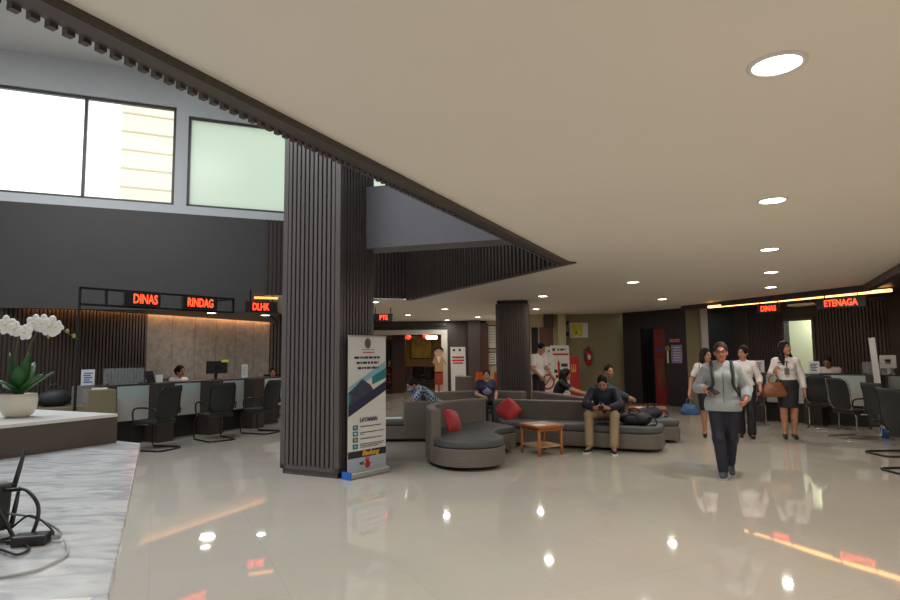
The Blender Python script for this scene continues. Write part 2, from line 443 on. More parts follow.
# floor: glossy cream tiles with hairline joints
def floor_mat():
    m = bpy.data.materials.new('polished_tiles'); m.use_nodes = True; nt = m.node_tree; b = nt.nodes['Principled BSDF']
    tc = nt.nodes.new('ShaderNodeTexCoord'); mp = nt.nodes.new('ShaderNodeMapping'); mp.inputs['Rotation'].default_value = (0, 0, rad(-26))
    nt.links.new(tc.outputs['Object'], mp.inputs['Vector'])
    br = nt.nodes.new('ShaderNodeTexBrick'); br.offset = 0; br.inputs['Scale'].default_value = 1.0
    br.inputs['Brick Width'].default_value = .8; br.inputs['Row Height'].default_value = .8; br.inputs['Mortar Size'].default_value = .0018
    c = rgb(188, 180, 166)
    br.inputs['Color1'].default_value = (*c, 1); br.inputs['Color2'].default_value = (*[x*.97 for x in c], 1); br.inputs['Mortar'].default_value = (*[x*.8 for x in c], 1)
    nt.links.new(mp.outputs[0], br.inputs['Vector'])
    n = nt.nodes.new('ShaderNodeTexNoise'); n.inputs['Scale'].default_value = 1.5; n.inputs['Detail'].default_value = 6
    nt.links.new(mp.outputs[0], n.inputs['Vector'])
    mx = nt.nodes.new('ShaderNodeMix'); mx.data_type = 'RGBA'; mx.blend_type = 'SOFT_LIGHT'; mx.inputs[0].default_value = .12
    nt.links.new(br.outputs['Color'], mx.inputs[6]); nt.links.new(n.outputs['Color'], mx.inputs[7])
    nt.links.new(mx.outputs[2], b.inputs['Base Color'])
    b.inputs['Roughness'].default_value = 0.035; b.inputs['Specular IOR Level'].default_value = 0.75
    n2 = nt.nodes.new('ShaderNodeTexNoise'); n2.inputs['Scale'].default_value = .9
    nt.links.new(mp.outputs[0], n2.inputs['Vector'])
    bp = nt.nodes.new('ShaderNodeBump'); bp.inputs['Strength'].default_value = .025; bp.inputs['Distance'].default_value = .02
    nt.links.new(n2.outputs['Fac'], bp.inputs['Height']); nt.links.new(bp.outputs['Normal'], b.inputs['Normal'])
    return m
struct('floor', MB().box((0, 12, -.05), (30, 36, .1)), floor_mat(), 'glossy cream tiled floor of the hall')

K = (1.57, 7.82); F = (-.94, 13.11); N0 = (-4.17, -4.0)
def PW(s): return (F[0]-.927*s, F[1]-.375*s)      # along the window wall, metres from its far corner
Q = PW(3.0); R0 = (-5.06, 16.83); L0 = (-7.9, 10.16); L1 = (-6.63, 13.13)
E1 = (6.07, 15.72); E2 = (7.64, 11.03); E3 = (6.25, 8.25); E4 = (5.6, 6.95)
c = MB(); c.poly([(x, y, 2.7) for x, y in [N0, K, F, Q, R0, (-5.2, 22.4), (5.45, 22.4), (5.45, 18.3), (6.46, 16.46), E1, E2, E3, E4, (9.6, 6.95), (9.6, -4)]])
struct('ceiling', c, M_ceil, 'cream plaster ceiling with round downlights')
c = MB(); c.poly([(x, y, 7.0) for x, y in [N0, (K[0]+.3, K[1]), (F[0]+.2, F[1]+.3), PW(12.5)]]); c.poly([(x, y, 7.0) for x, y in [N0, PW(12.5), (-12.5, -4)]])
struct('ceiling_atrium', c, M_grey, 'pale grey ceiling high above the open void')

# window wall (grid direction W)
w = MB(); w.span(PW(12.5), PW(3.0), .2, 2.37, 4.25); 
struct('wall_bulkhead', w, mat('bulkhead_grey', rgb(64, 61, 60), .5, noise=(1.5, .05)), 'plain charcoal bulkhead under the high windows')
w = MB(); w.span(PW(3.0), PW(0), .2, 2.72, 4.25)
for i in range(38):
    a = PW(3.0-i*.08); b = PW(3.0-i*.08-.045); w.span(a, b, .04, 2.72, 4.25, -.04)
struct('wall_bulkhead_slatted', w, M_slat, 'dark slatted bulkhead beside the slatted column')
w = MB(); w.span(PW(12.5), PW(-.2), .2, 4.25, 4.41); w.span(PW(12.5), PW(-.2), .2, 6.36, 7.0); w.span(PW(4.71), PW(4.49), .2, 4.41, 6.36); w.span(PW(12.5), PW(7.83), .2, 4.41, 6.36); w.span(PW(4.49), PW(-.2), .2, 6.22, 6.36)
struct('wall_window', w, M_grey, 'pale grey wall round the high windows')
def window(n, s0, s1, z0, z1, mull, gm, label):
    w = MB(); t = .05
    w.span(PW(s0), PW(s1), .08, z0, z0+t, .05); w.span(PW(s0), PW(s1), .08, z1-t, z1, .05)
    for q in [s0, *mull, s1+t]: w.span(PW(q), PW(q-t), .08, z0, z1, .05)
    o = struct(n, w, M_frame, label)
    edges = [s0, *mull, s1]
    for a, b in zip(edges[:-1], edges[1:]):
        g = MB(); g.span(PW(a), PW(b), .01, z0, z1, .085); obj('pane', g, gm, o)
M_clear = glass('clear_pane', (.9, .95, .95), .12)
m = bpy.data.materials.new('frosted_green_glass'); m.use_nodes = True; nt = m.node_tree; nt.nodes.remove(nt.nodes['Principled BSDF'])
tr = nt.nodes.new('ShaderNodeBsdfTranslucent'); df = nt.nodes.new('ShaderNodeBsdfGlossy'); ms = nt.nodes.new('ShaderNodeMixShader')
tr.inputs['Color'].default_value = (.66, .73, .66, 1); df.inputs['Roughness'].default_value = .25; ms.inputs[0].default_value = .06
nt.links.new(tr.outputs[0], ms.inputs[1]); nt.links.new(df.outputs[0], ms.inputs[2]); nt.links.new(ms.outputs[0], nt.nodes['Material Output'].inputs['Surface'])
M_green = m
window('window_1', 7.83, 4.71, 4.41, 6.36, [6.27], M_clear, 'bright clear two-pane window in the high wall')
window('window_2', 4.49, -.1, 4.41, 6.22, [2.25], M_green, 'frosted pale green window beside the slatted column')
# the house next door, seen through the clear panes
w = MB(); a = PW(6.0); b = PW(3.2)
nb = thing('neighbour_building', 'cream clad house next door seen through clear high window', 'building', (-9.85, 19.6, 0), 25)
w.box((1.6, 0, 6.0), (5.2, .3, 12)); obj('wall', w, mat('cream_cladding', rgb(244, 234, 204), .7), nb)
for i in range(8):
    w = MB(); w.box((1.6, -.16, 6.4+i*.62), (5.2, .02, .06)); obj('groove', w, mat('groove', rgb(196, 184, 150), .7), nb)

# void edge: fascia with slats towards the void, plain walls above
f_ = MB(); f_.span(N0, K, .10, 2.66, 4.3)
n_ = 150; d = Vector(K)-Vector(N0); L = d.length; d.normalize()
for i in range(int(L/.06)):
    a = Vector(N0)+d*(i*.06); b = a+d*.03; f_.span(a, b, .03, 2.645, 4.3, .10)
struct('trim_1', f_, M_slat, 'dark slatted fascia along the ceiling edge')
f_ = MB(); f_.span(F, K, .12, 2.68, 4.3); d = Vector(K)-Vector(F); L = d.length; d.normalize()
for i in range(int(L/.11)):
    a = Vector(F)+d*(i*.11); b = a+d*.06; f_.span(a, b, .035, 2.68, 4.3, -.035)
struct('trim_2', f_, M_slat, 'dark slatted fascia on the far side of the void')
w = MB(); w.span(N0, K, .10, 4.3, 7.0); w.span(F, K, .12, 4.3, 7.0)
struct('wall_upper', w, M_grey, 'pale grey upper wall above the slatted fascia')

# columns
def column(name, c0, a, b, wd, dp, z1, nsl, m, label, cap=None):
    """c0 = near corner; a along the front face, b along the side face"""
    c0 = Vector(c0); a = Vector(a).normalized(); b = Vector(b).normalized()
    P = lambda u, v: tuple(c0+a*u+b*v)
    k = MB(); k.prism([P(.03, .03), P(wd-.03, .03), P(wd-.03, dp-.03), P(.03, dp-.03)], 0, z1)
    core = struct(name, k, M_gap, label)
    s = MB(); e = .075
    for (u0, u1) in ((0, e), (wd-e, wd)):
        for (v0, v1) in ((0, e), (dp-e, dp)): s.prism([P(u0, v0), P(u1, v0), P(u1, v1), P(u0, v1)], .07, z1 if cap is None else cap)
    p = (wd-2*e)/nsl; g = p*.36
    for i in range(nsl):
        u = e+i*p+g*.5; s.prism([P(u, .0), P(u+p-g, .0), P(u+p-g, dp), P(u, dp)], .11, z1 if cap is None else cap)
    n2 = max(3, round((dp-2*e)/p)); p2 = (dp-2*e)/n2
    for i in range(n2):
        v = e+i*p2+g*.5; s.prism([P(0, v), P(wd, v), P(wd, v+p2-g), P(0, v+p2-g)], .11, z1 if cap is None else cap)
    s.prism([P(.0, .0), P(wd, .0), P(wd, dp), P(0, dp)], .07, .12)
    obj('slat_cladding', s, m, core)
    k = MB(); k.prism([P(.035, .025), P(wd-.025, .025), P(wd-.025, dp-.025), P(.025, dp-.025)], 0, .08); obj('plinth', k, m, core)
column('column', (-1.37, 7.43), (-.899, .438), (.438, .899), .92, .76, 7.0, 11, M_slatb, 'big square column clad in dark vertical slats')
column('column.001', (1.76, 13.46), (-.98, .17), (.17, .98), .74, .7, 2.7, 11, M_slat, 'smaller slatted column standing behind the sofas', cap=2.62)
w = MB(); w.span((-1.22, 7.98), (1.36, 7.18), .42, 2.92, 3.76)
struct('beam', w, mat('beam_grey', rgb(100, 98, 104), .5, noise=(1, .05)), 'slate grey beam between column and ceiling edge')

# recess with the reception desks below the bulkhead
w = MB(); d = Vector(L1)-Vector(L0); L = d.length; d.normalize(); w.span(L0, L1, .15, 0, 2.62)
for i in range(int(L/.075)):
    a = Vector(L0)+d*(i*.075); b = a+d*.045; w.span(b, a, .03, 0, 2.62)
struct('wall_slatted', w, M_slat, 'dark brown slatted wall behind the reception desks')
w = MB(); w.span(L1, R0, .15, 0, 2.62); d = Vector(R0)-Vector(L1); L = d.length; d.normalize()
st = struct('wall_stone', w, mat('stone_panels', rgb(146, 138, 130), .5, noise=(7, .25), bump=(14, .1)), 'mottled taupe stone wall behind the reception desks')
for i in range(1, 6):
    a = Vector(L1)+d*(L*i/6); g = MB(); g.span(a+d*.006, a, .002, 0, 2.6); obj('joint', g, mat('joint', rgb(70, 64, 58), .7), st)
n = Vector((.905, -.425))
a = Vector(L0)+n*.14+d*.45; b = Vector(R0)+n*.14
c = MB(); c.poly([(x, y, 2.42) for x, y in [tuple(a), PW(7.4), Q, (R0[0]+.25, R0[1]), tuple(b)]])
struct('ceiling_recess', c, mat('recess_soffit', rgb(120, 112, 104), .6), 'lower soffit over the reception desks')
c = MB(); c.span(a, b, .03, 2.42, 2.47, -.03); c.span(Q, (R0[0]+.25, R0[1]), .05, 2.42, 2.7)
struct('trim_3', c, M_dark, 'cove edge above the reception wall')
c = MB(); c.span(a, b, .025, 2.48, 2.5, .02); struct('trim_light_1', c, M_warm, 'warm cove light strip above the reception wall')
w = MB(); w.span(R0, (-3.6, 22.2), .15, 0, 2.7); d = (Vector((-3.6, 22.2))-Vector(R0)).normalized()
for i in range(30):
    p = Vector(R0)+d*(i*.18); w.span(p+d*.09, p, .03, 0, 2.7)
struct('wall_side', w, M_brown, 'dark brown panelled wall past the stone wall')
g = MB(); g.span(PW(3.2), PW(2.75), .06, 2.63, 2.67, -.09); struct('trim_light_2', g, emit('soft_warm_strip', (1.0, .42, .1), 2.0), 'short warm light strip under the slatted bulkhead')

# far wall with the wide opening into the exhibition room
w = MB(); w.box((-4.3, 22.1, 1.35), (2.2, .2, 2.7)); w.box((-1.7, 22.1, 2.56), (3.2, .2, .3)); w.box((.55, 22.1, 1.35), (1.3, .2, 2.7))
struct('wall_back', w, mat('dark_brown_wall', rgb(54, 46, 43), .45, noise=(3, .1)), 'dark brown far wall around the wide opening')
w = MB(); w.box((-1.7, 21.93, 2.6), (3.1, .1, .14)); struct('trim_4', w, M_brown, 'brown beam above the wide opening')
w = MB(); w.box((-1.66, 21.95, 2.3), (3.1, .14, .17)); w.box((-.22, 21.95, 1.1), (.22, .14, 2.25)); w.box((-3.15, 21.95, 1.1), (.2, .14, 2.25))
struct('door_1', w, mat('opening_frame', rgb(196, 190, 176), .5), 'pale frame round the wide opening to the exhibition room')
w = MB(); w.box((.85, 21.7, 1.35), (.42, .6, 2.62)); struct('column.002', w, mat('brown_pier', rgb(70, 58, 54), .4), 'dark brown box pier on the far wall')
w = MB(); w.box((1.22, 21.8, 1.3), (.3, .3, 2.6)); struct('trim_5', w, mat('red_brown_wood', rgb(72, 40, 30), .4, noise=(4, .2), stretch=(1, 1, .1)), 'red brown timber strip beside the pier')
w = MB(); w.box((1.9, 22.1, 1.35), (1.2, .2, 2.7)); struct('wall_back_cream', w, M_cream, 'cream wall with notice frames beside the pier')
w = MB(); w.box((2.55, 18.8, 1.35), (1.9, .2, 2.7)); w.box((3.42, 18.6, 1.35), (.24, .4, 2.7))
struct('wall_cream', w, M_cream, 'cream wall and pilaster behind the slim column')
w = MB(); w.box((4.45, 18.8, 1.35), (1.9, .2, 2.7)); struct('wall_olive', w, M_olive, 'olive wall holding the red fire extinguisher')
o = MB(); o.box((2.98, 18.68, 1.15), (.42, .06, 2.3)); dr = struct('door_2', o, mat('mahogany', rgb(92, 44, 32), .4, noise=(3, .25), stretch=(1, 1, .1)), 'mahogany door in the cream wall')
o = MB(); o.box((2.62, 18.68, 1.15), (.2, .05, 2.3)); struct('trim_6', o, M_gap, 'dark gap beside the mahogany door')
o = MB(); o.box((3.05, 18.62, 2.5), (.28, .2, .4)); struct('trim_7', o, mat('box_brown', rgb(50, 34, 30), .5), 'dark boxed duct above the mahogany door')
# dark wall with the recessed red door
DW0 = Vector((5.26, 18.31)); DW1 = Vector((6.46, 16.46)); dd = (DW1-DW0).normalized(); DL = (DW1-DW0).length
def DWp(t): return tuple(DW0+dd*t)
w = MB(); w.span(DWp(DL), DWp(1.52), .12, 0, 2.7, -.12); w.span(DWp(.66), DWp(0), .12, 0, 2.7, -.12); w.span(DWp(1.52), DWp(.66), .12, 2.2, 2.7, -.12)
struct('wall_dark', w, mat('near_black_wall', rgb(34, 28, 32), .45, noise=(2, .1)), 'near black wall around the red door')
w = MB(); w.span(DWp(2.4), DWp(-.4), .05, 0, 2.7, -.5); w.span(DWp(1.56), tuple(Vector(DWp(1.56))+Vector((.45,.29))), .05, 0, 2.7); w.span(DWp(.6), tuple(Vector(DWp(.6))+Vector((.45,.29))), .05, 0, 2.7); struct('wall_dark_recess', w, M_gap, 'black recess behind the red door')
dr = MB(); dr.span(DWp(1.5), DWp(1.0), .04, .02, 2.18, -.2)
dr = struct('door_3', dr, mat('red_door', rgb(120, 20, 20), .4, noise=(5, .25), stretch=(1, 1, .3)), 'red door standing in the near black wall')
g = MB(); g.span(DWp(1.36), DWp(1.1), .02, .5, 1.3, -.16); obj('wood_panel', g, mat('door_wood', rgb(104, 58, 34), .4, noise=(6, .3)), dr)
g = MB(); g.span(DWp(1.4), DWp(1.08), .02, 1.5, 1.62, -.16); obj('sign_band', g, mat('door_band', rgb(70, 50, 90), .4), dr)
w = MB(); w.span((6.46, 16.46), (6.78, 16.35), .1, 0, 2.7); struct('wall_olive_strip', w, M_olive, 'narrow olive wall strip beside the white pilaster')
w = MB(); w.box((6.88, 16.3, 1.35), (.17, .22, 2.7), rz=-10); struct('column.003', w, M_white, 'slim white pilaster beside the olive strip')
# niche with the second row of desks
W0 = Vector((7.1, 17.7)); W1 = Vector((9.42, 12.95)); wd = (W1-W0).normalized()
def NW(t): return tuple(W0+wd*t)
NL = (W1-W0).length
w = MB(); w.span(NW(0), NW(1.5), .15, 0, 2.7); struct('wall_niche_plain', w, mat('niche_charcoal', rgb(52, 52, 54), .5, noise=(2, .08)), 'plain charcoal wall behind the walking women')
w = MB(); w.span(NW(1.5), NW(2.95), .15, 0, 2.7); w.span(NW(3.65), NW(NL), .15, 0, 2.7); w.span(NW(2.95), NW(3.65), .15, 2.24, 2.7)
for i in range(60):
    t = 1.9+i*.075
    if t+.045 < NL and not (2.86 < t < 3.7): w.span(NW(t+.045), NW(t), .03, 0, 2.6)
struct('wall_niche_slatted', w, M_slat, 'dark slatted wall behind the second row of desks')
w = MB(); w.span(NW(2.88), NW(2.95), .1, 0, 2.3, -.05); w.span(NW(3.65), NW(3.72), .1, 0, 2.3, -.05); w.span(NW(2.88), NW(3.72), .1, 2.24, 2.31, -.05)
struct('door_4', w, mat('door_frame_brown', rgb(84, 76, 66), .45), 'brown doorway frame in the slatted niche wall')
w = MB(); w.span(NW(4.9), NW(1.7), .1, 0, 2.7, -1.7); struct('wall_beyond_door', w, mat('pale_green_wall', rgb(190, 196, 160), .6), 'pale green wall seen through the niche doorway')
w = MB(); w.span((9.42, 12.95), (9.47, 11.2), .15, 0, 2.7, 0); w.span((9.47, 11.2), (9.47, 6.95), .15, 0, 2.7)
struct('wall_right', w, M_brown, 'dark brown panel wall past the second row of desks')
c = MB(); c.poly([(x, y, 2.66) for x, y in [E1, (6.46, 16.46), (7.1, 17.8), (9.6, 12.95), (9.62, 11.2), (9.62, 6.95), E4, E3, E2]])
struct('ceiling_niche', c, mat('niche_soffit', rgb(48, 45, 46), .5), 'dark soffit over the second row of desks')
c = MB()
for p, q in ((E1, E2), (E2, E3), (E3, E4), (E4, (9.7, 6.95))): c.span(p, q, .12, 2.58, 2.72)
struct('trim_8', c, M_dark, 'dark edge of the ceiling before the niche')
c = MB(); c.span((6.35, 14.75), (8.08, 10.98), .09, 2.57, 2.62); struct('trim_light_3', c, emit('warm_strip', (1.0, .45, .13), 5.0), 'long glowing amber light strip over the second desks')
# hidden rest of the shell
w = MB(); w.box((0, -4.1, 3.5), (26, .2, 7.2)); struct('wall_front', w, M_grey, 'wall behind the viewer')
w = MB(); w.box((9.3, 1.5, 1.4), (.2, 11.2, 2.9)); struct('wall_side_plain', w, M_white, 'side wall out of view')
w = MB(); w.box((-12.4, 2, 3.5), (.2, 13, 7.2)); struct('wall_left', w, M_grey, 'far side wall out of view')

# exhibition room beyond the opening
w = MB(); w.box((-1.5, 28.1, 1.4), (8, .2, 2.8)); w.box((-5.2, 25, 1.4), (.2, 6, 2.8)); w.box((1.2, 25.2, 1.4), (.2, 6, 2.8))
struct('wall_exhibition', w, mat('exhibition_wall', rgb(150, 124, 70), .6, noise=(1, .08)), 'ochre wall of the exhibition room')
c = MB(); c.box((-1.5, 25.2, 2.75), (8, 6, .06)); struct('ceiling_exhibition', c, M_cream, 'ceiling of the exhibition room')
w = MB(); w.box((-2.05, 24, 1.35), (.5, .5, 2.7)); struct('column.004', w, mat('red_brown_wood', (0, 0, 0)), 'red brown square column inside the exhibition room')

# ------------------------------------------------------------------ downlights
LAMPS = [(1.38, 2.42, 2.7), (2.58, 4.70, 2.7), (3.78, 7.01, 2.7), (4.9, 9.08, 2.7), (6.04, 11.23, 2.7), (4.82, 13.58, 2.7), (3.14, 10.22, 2.7),
         (1.96, 12.6, 2.7), (2.34, 16.31, 2.7), (-.14, 16.0, 2.7), (-1.29, 18.32, 2.7), (-.11, 21.2, 2.7), (.91, 19.65, 2.7), (-1.72, 13.67, 2.7)]
LAMP_LABELS = ['largest round ceiling downlight, at the viewer\'s end of its row', 'second downlight of the long row over the walking women',
               'third downlight of the long row over the walking women', 'fourth downlight of the long row over the walking women', 'last downlight of the long row, next to the amber strip',
               'round downlight in front of the red door', 'round downlight above the man in the green jacket', 'round downlight just beside the top of the slim column',
               'small downlight near the cream pilaster', 'small downlight between slatted fascia and brown pier', 'small downlight before the brown beam over the wide opening',
               'tiny downlight close to the dark far wall', 'small downlight before the brown box pier', 'small downlight peeking out beside the big column']
def downlight(p, label, g='round ceiling downlights', r=.095, z=None):
    t = thing('ceiling_downlight', label, 'ceiling light', p, 0, g)
    m = MB(); m.rings([[(R*math.cos(2*PI*k/28), R*math.sin(2*PI*k/28), z) for k in range(28)] for R, z in ((r+.022, 0), (r+.02, -.008), (r, -.01), (r-.004, 0))], True, False)
    obj('rim', m, M_white, t, True)
    m = MB(); m.disc((0, 0, -.004), r, 'z', 28); obj('lens', m, M_lamp, t)
    return t
for p, l in zip(LAMPS, LAMP_LABELS): downlight(p, l)
downlight((-5.08, 12.75, 2.42), 'round downlight in the soffit before the stone wall', 'downlights over the reception desks', .1)
downlight((-4.2, 13.6, 2.42), 'round downlight in the soffit behind the third red sign', 'downlights over the reception desks', .1)

# ------------------------------------------------------------------ red LED signs
def led(label, loc, az, w, h, words_, fs, tx=0.0, sx=1.0):
    t = thing('led_sign', label, 'sign', loc, 90-az, 'red LED signs')
    m = MB(); m.box((0, .03, 0), (w, .06, h)); obj('housing', m, M_black, t, bevel=.006)
    text('lettering', words_, fs, M_redled, t, (tx, -.004, -.002), bold=.003, sx=sx)
    return t
gd = Vector((math.sin(rad(37)), math.cos(rad(37))))
G0 = Vector((-5.29, 8.6)); G1 = Vector((-3.78, 10.6))
def gp(px_t): return G0+gd*px_t
def hang(t, zt, xs, m=M_steel):
    b = MB()
    for x in xs: b.tube([(x, .03, 0), (x, .03, zt)], .012, 6)
    obj('hanger', b, m, t)
s1 = led('red LED sign reading DINAS on the black gantry', (*gp(.86), 2.39), 37, .56, .21, 'DINAS', .2, .04, .66)
s2 = led('red LED sign reading RINDAG on the black gantry', (*gp(1.82), 2.39), 37, .62, .21, 'RINDAG', .2, -.0, .62)
s3 = led('red LED sign reading DLHK by the big column', (-3.76, 11.95, 2.47), 60, .62, .22, 'DLHK', .2, -.02, .62)
hang(s3, .34, (-.22, .22))
g = thing('sign_gantry', 'black tube gantry carrying two red signs over reception', 'sign frame', (*G0, 0), 90-37)
m = MB(); m.tube([(0, .1, 0), (0, .1, 2.51)], .02, 8); obj('post', m, M_steel, g)
m = MB(); m.box((1.25, .1, 2.51), (2.52, .04, .03)); m.box((1.25, .1, 2.27), (2.52, .04, .03)); m.box((2.5, .1, 2.39), (.03, .04, .26)); m.box((.36, .1, 2.39), (.03, .04, .26)); obj('frame', m, M_steel, g)
m = MB(); m.box((2.5, 1.05, 2.51), (.03, 1.9, .03)); obj('bracket', m, M_steel, g)
s4 = led('small red LED sign peeking out beside the roll-up banner', (-1.72, 15.3, 2.44), 95, .5, .2, 'PTS', .17, .02, .8)
hang(s4, .26, (-.2, .2))
sd = Vector((1.73, -3.77)).normalized(); az2 = math.degrees(math.atan2(sd.x, sd.y))
s5 = led('red LED sign reading DINAS under the amber strip', (7.0, 13.17, 2.43), az2-8, .5, .19, 'DINAS', .165, .0, .72)
hang(s5, .2, (-.2, .2))
s6 = led('red LED sign reading ETENAGA under the amber strip', (7.66, 11.74, 2.43), az2-8, .9, .2, 'ETENAGA', .18, .0, .76)
hang(s6, .2, (-.3, .3))
lp = thing('ceiling_light_panel', 'pale flat light panel hung between the two signs', 'ceiling light', (7.7, 13.0, 2.5), 90-az2)
m = MB(); m.box((0, .02, 0), (.62, .3, .05)); obj('panel', m, mat('unlit_panel', rgb(140, 140, 142), .4), lp, bevel=.01)
m = MB(); m.box((0, .02, .09), (.03, .03, .14)); obj('hanger', m, M_steel, lp)

# ------------------------------------------------------------------ marble counter, ledge, plant, router
def marble():
    m = bpy.data.materials.new('white_marble'); m.use_nodes = True; nt = m.node_tree; b = nt.nodes['Principled BSDF']
    tc = nt.nodes.new('ShaderNodeTexCoord'); mp = nt.nodes.new('ShaderNodeMapping'); mp.inputs['Rotation'].default_value = (0, 0, rad(-28)); mp.inputs['Scale'].default_value = (2.0, 5.5, 1)
    nt.links.new(tc.outputs['Object'], mp.inputs['Vector'])
    n = nt.nodes.new('ShaderNodeTexNoise'); n.inputs['Scale'].default_value = 2.6; n.inputs['Detail'].default_value = 8; n.inputs['Distortion'].default_value = 1.2
    nt.links.new(mp.outputs[0], n.inputs['Vector'])
    r = nt.nodes.new('ShaderNodeValToRGB'); e = r.color_ramp.elements
    e[0].position = .36; e[0].color = (*rgb(160, 163, 167), 1); e[1].position = .5; e[1].color = (*rgb(186, 188, 190), 1)
    x = e.new(.62); x.color = (*rgb(202, 204, 205), 1); x = e.new(.72); x.color = (*rgb(174, 177, 181), 1)
    nt.links.new(n.outputs['Fac'], r.inputs['Fac']); nt.links.new(r.outputs['Color'], b.inputs['Base Color'])
    b.inputs['Roughness'].default_value = .22
    return m
M_marble = marble()
c = thing('marble_counter', 'white marble topped counter carrying the orchid and router', 'counter', (-1.2, 2.2, 0))
o = Vector((-1.2, 2.2))
def lp_(pts): return [(x-o.x, y-o.y) for x, y in pts]
ctop = [(-.64, 1.16), (-1.63, 3.2), (-1.95, 3.38), (-3.5, 2.7), (-3.5, .1), (-.12, .1)]
m = MB(); m.prism(lp_(ctop), 1.01, 1.05); obj('worktop', m, M_marble, c, bevel=.004)
base = [(-1.0, 1.1), (-1.85, 2.9), (-2.1, 3.15), (-3.45, 2.6), (-3.45, .15), (-.55, .15)]
m = MB(); m.prism(lp_(base), 0, 1.01); obj('front_panel', m, M_brown, c)
led_ = [(-1.775, 3.235), (-2.37, 2.01), (-3.25, 2.44), (-2.66, 3.66)]
lg = thing('counter_ledge', 'raised brown ledge with pale top on the marble counter', 'counter', (-2.3, 3.0, 1.05))
L2 = [(x+2.3, y-3.0) for x, y in led_]
m = MB(); m.prism(L2, 0, .135); obj('body', m, mat('ledge_brown', rgb(66, 56, 50), .4, noise=(4, .1)), lg)
m = MB(); m.prism(L2, .135, .15); obj('top', m, mat('pale_laminate', rgb(196, 194, 190), .35, noise=(3, .03)), lg)
# orchid
t = thing('orchid_plant', 'white flowering orchid in a round cream pot on ledge', 'plant', (-2.21, 3.1, 1.2))
m = MB(); m.lathe([(.045, 0), (.066, .015), (.08, .05), (.083, .085), (.078, .118), (.073, .118), (.072, .1), (.0, .095)], n=28); obj('pot', m, mat('cream_pot', rgb(206, 200, 186), .45), t, True)
def leaf(d, L, w, lift, droop, base=(0, 0, .1)):
    m = MB(); rr = []; a = Vector((math.cos(rad(d)), math.sin(rad(d)), 0)); sd_ = Vector((-a.y, a.x, 0))
    for i in range(9):
        u = i/8; ww = w*math.sin(PI*min(1, .12+u*.88))**.8*(1 if u < .99 else .1)+.001
        c0 = Vector(base)+a*(L*u)+Vector((0, 0, lift*u-droop*u*u))
        rr.append([tuple(c0-sd_*ww+Vector((0, 0, .008))), tuple(c0), tuple(c0+sd_*ww+Vector((0, 0, .008)))])
    m.rings(rr, False, False); return m
LEAF = mat('orchid_leaf', rgb(40, 84, 40), .35, noise=(10, .2))
for d, L, w_, li, dr_ in ((-10, .14, .03, .17, .06), (25, .15, .032, .15, .03), (95, .12, .035, .2, .03), (150, .16, .034, .14, .1), (200, .14, .034, .17, .08), (245, .11, .036, .13, .05), (300, .1, .034, .2, .05), (170, .07, .03, .24, .02), (340, .06, .032, .24, .02)):
    o_ = obj('leaf', leaf(d, L, w_, li, dr_), LEAF, t, True); so = o_.modifiers.new('solid', 'SOLIDIFY'); so.thickness = .004
STEM = mat('orchid_stem', rgb(74, 92, 50), .5)
st = [(.01, 0, .1), (.015, .0, .25), (.035, .01, .37), (.08, .01, .455), (.17, -.01, .475), (.24, -.02, .43), (.31, -.03, .39)]
m = MB(); m.tube([tuple(Vector(p)) for p in st], [.004, .004, .0035, .003, .003, .0025, .002], 6); obj('stem', m, STEM, t, True)
st2 = [(-.01, 0, .1), (-.03, .0, .3), (-.03, .01, .42), (-.07, .01, .47)]
m = MB(); m.tube(st2, .0035, 6); obj('stem', m, STEM, t, True)
PET = mat('orchid_petal', rgb(240, 238, 232), .5, sheen=.2); YEL = mat('orchid_centre', rgb(222, 212, 150), .5)
for (x, y, z, sz, tilt) in ((-.075, -.01, .47, .05, 10), (-.025, -.015, .448, .04, -10), (.03, -.02, .43, .04, 8), (.06, .0, .48, .045, 60), (.12, -.015, .475, .048, 5), (.16, -.02, .46, .055, -8), (.19, -.02, .455, .036, -20)):
    m = MB()
    for k in range(5):
        a = rad(90+72*k+tilt); R = Matrix.Rotation(a, 3, 'Y')
        w2 = .55 if k % 2 else .42
        m.ell((x+math.cos(a)*sz*.5, y-.004*(k % 2), z+math.sin(a)*sz*.5), (sz*.55, sz*.12, sz*w2), Matrix.Rotation(-a, 3, 'Y'), 10, 6)
    f = obj('flower', m, PET, t, True)
    m = MB(); m.ell((x, y-.012, z), (sz*.16, sz*.2, sz*.16), None, 8, 5); obj('flower_centre', m, YEL, f, True)
m = MB()
for x, y, z in ((.245, -.02, .435), (.285, -.028, .41), (.15, -.02, .41)): m.ell((x, y, z), (.009, .009, .012), None, 8, 6)
obj('bud', m, mat('bud', rgb(140, 150, 80), .5), t, True)
# router
t = thing('wifi_router', 'black router on a stand with two upright antennas on counter', 'router', (-1.187, 1.53, 1.05), 62)
m = MB(); m.box((0, 0, .075), (.15, .04, .12), ry=3); obj('case', m, M_black, t, bevel=.008)
m = MB(); m.tube([(.03, -.02, .1), (.055, -.075, .006), (-.03, -.085, .006), (-.05, -.02, .06)], .006, 6); obj('stand', m, M_black, t)
for (x, z0, z1, lean) in ((.087, .112, .205, .022), (.085, .01, .112, .016)):
    m = MB(); m.tube([(.06, .0, z0+.01), (x+.006, .0, z0+.01)], .006, 8); m.tube([(x, 0, z0), (x+lean*.5, 0, (z0+z1)/2), (x+lean, 0, z1)], [.0065, .006, .004], 8); obj('antenna', m, M_black, t, True)
m = MB(); m.box((-.01, -.022, .11), (.012, .002, .008)); obj('indicator', m, M_white, t)
t = thing('power_adapter', 'small black converter box lying among cables by the router', 'adapter', (-1.02, 1.5, 1.05), 15)
m = MB(); m.box((0, 0, .0125), (.075, .045, .025)); obj('case', m, M_black, t, bevel=.004)
m = MB(); m.box((.05, .01, .012), (.02, .016, .014)); obj('plug', m, mat('plug_grey', rgb(150, 150, 150), .4), t, bevel=.002)
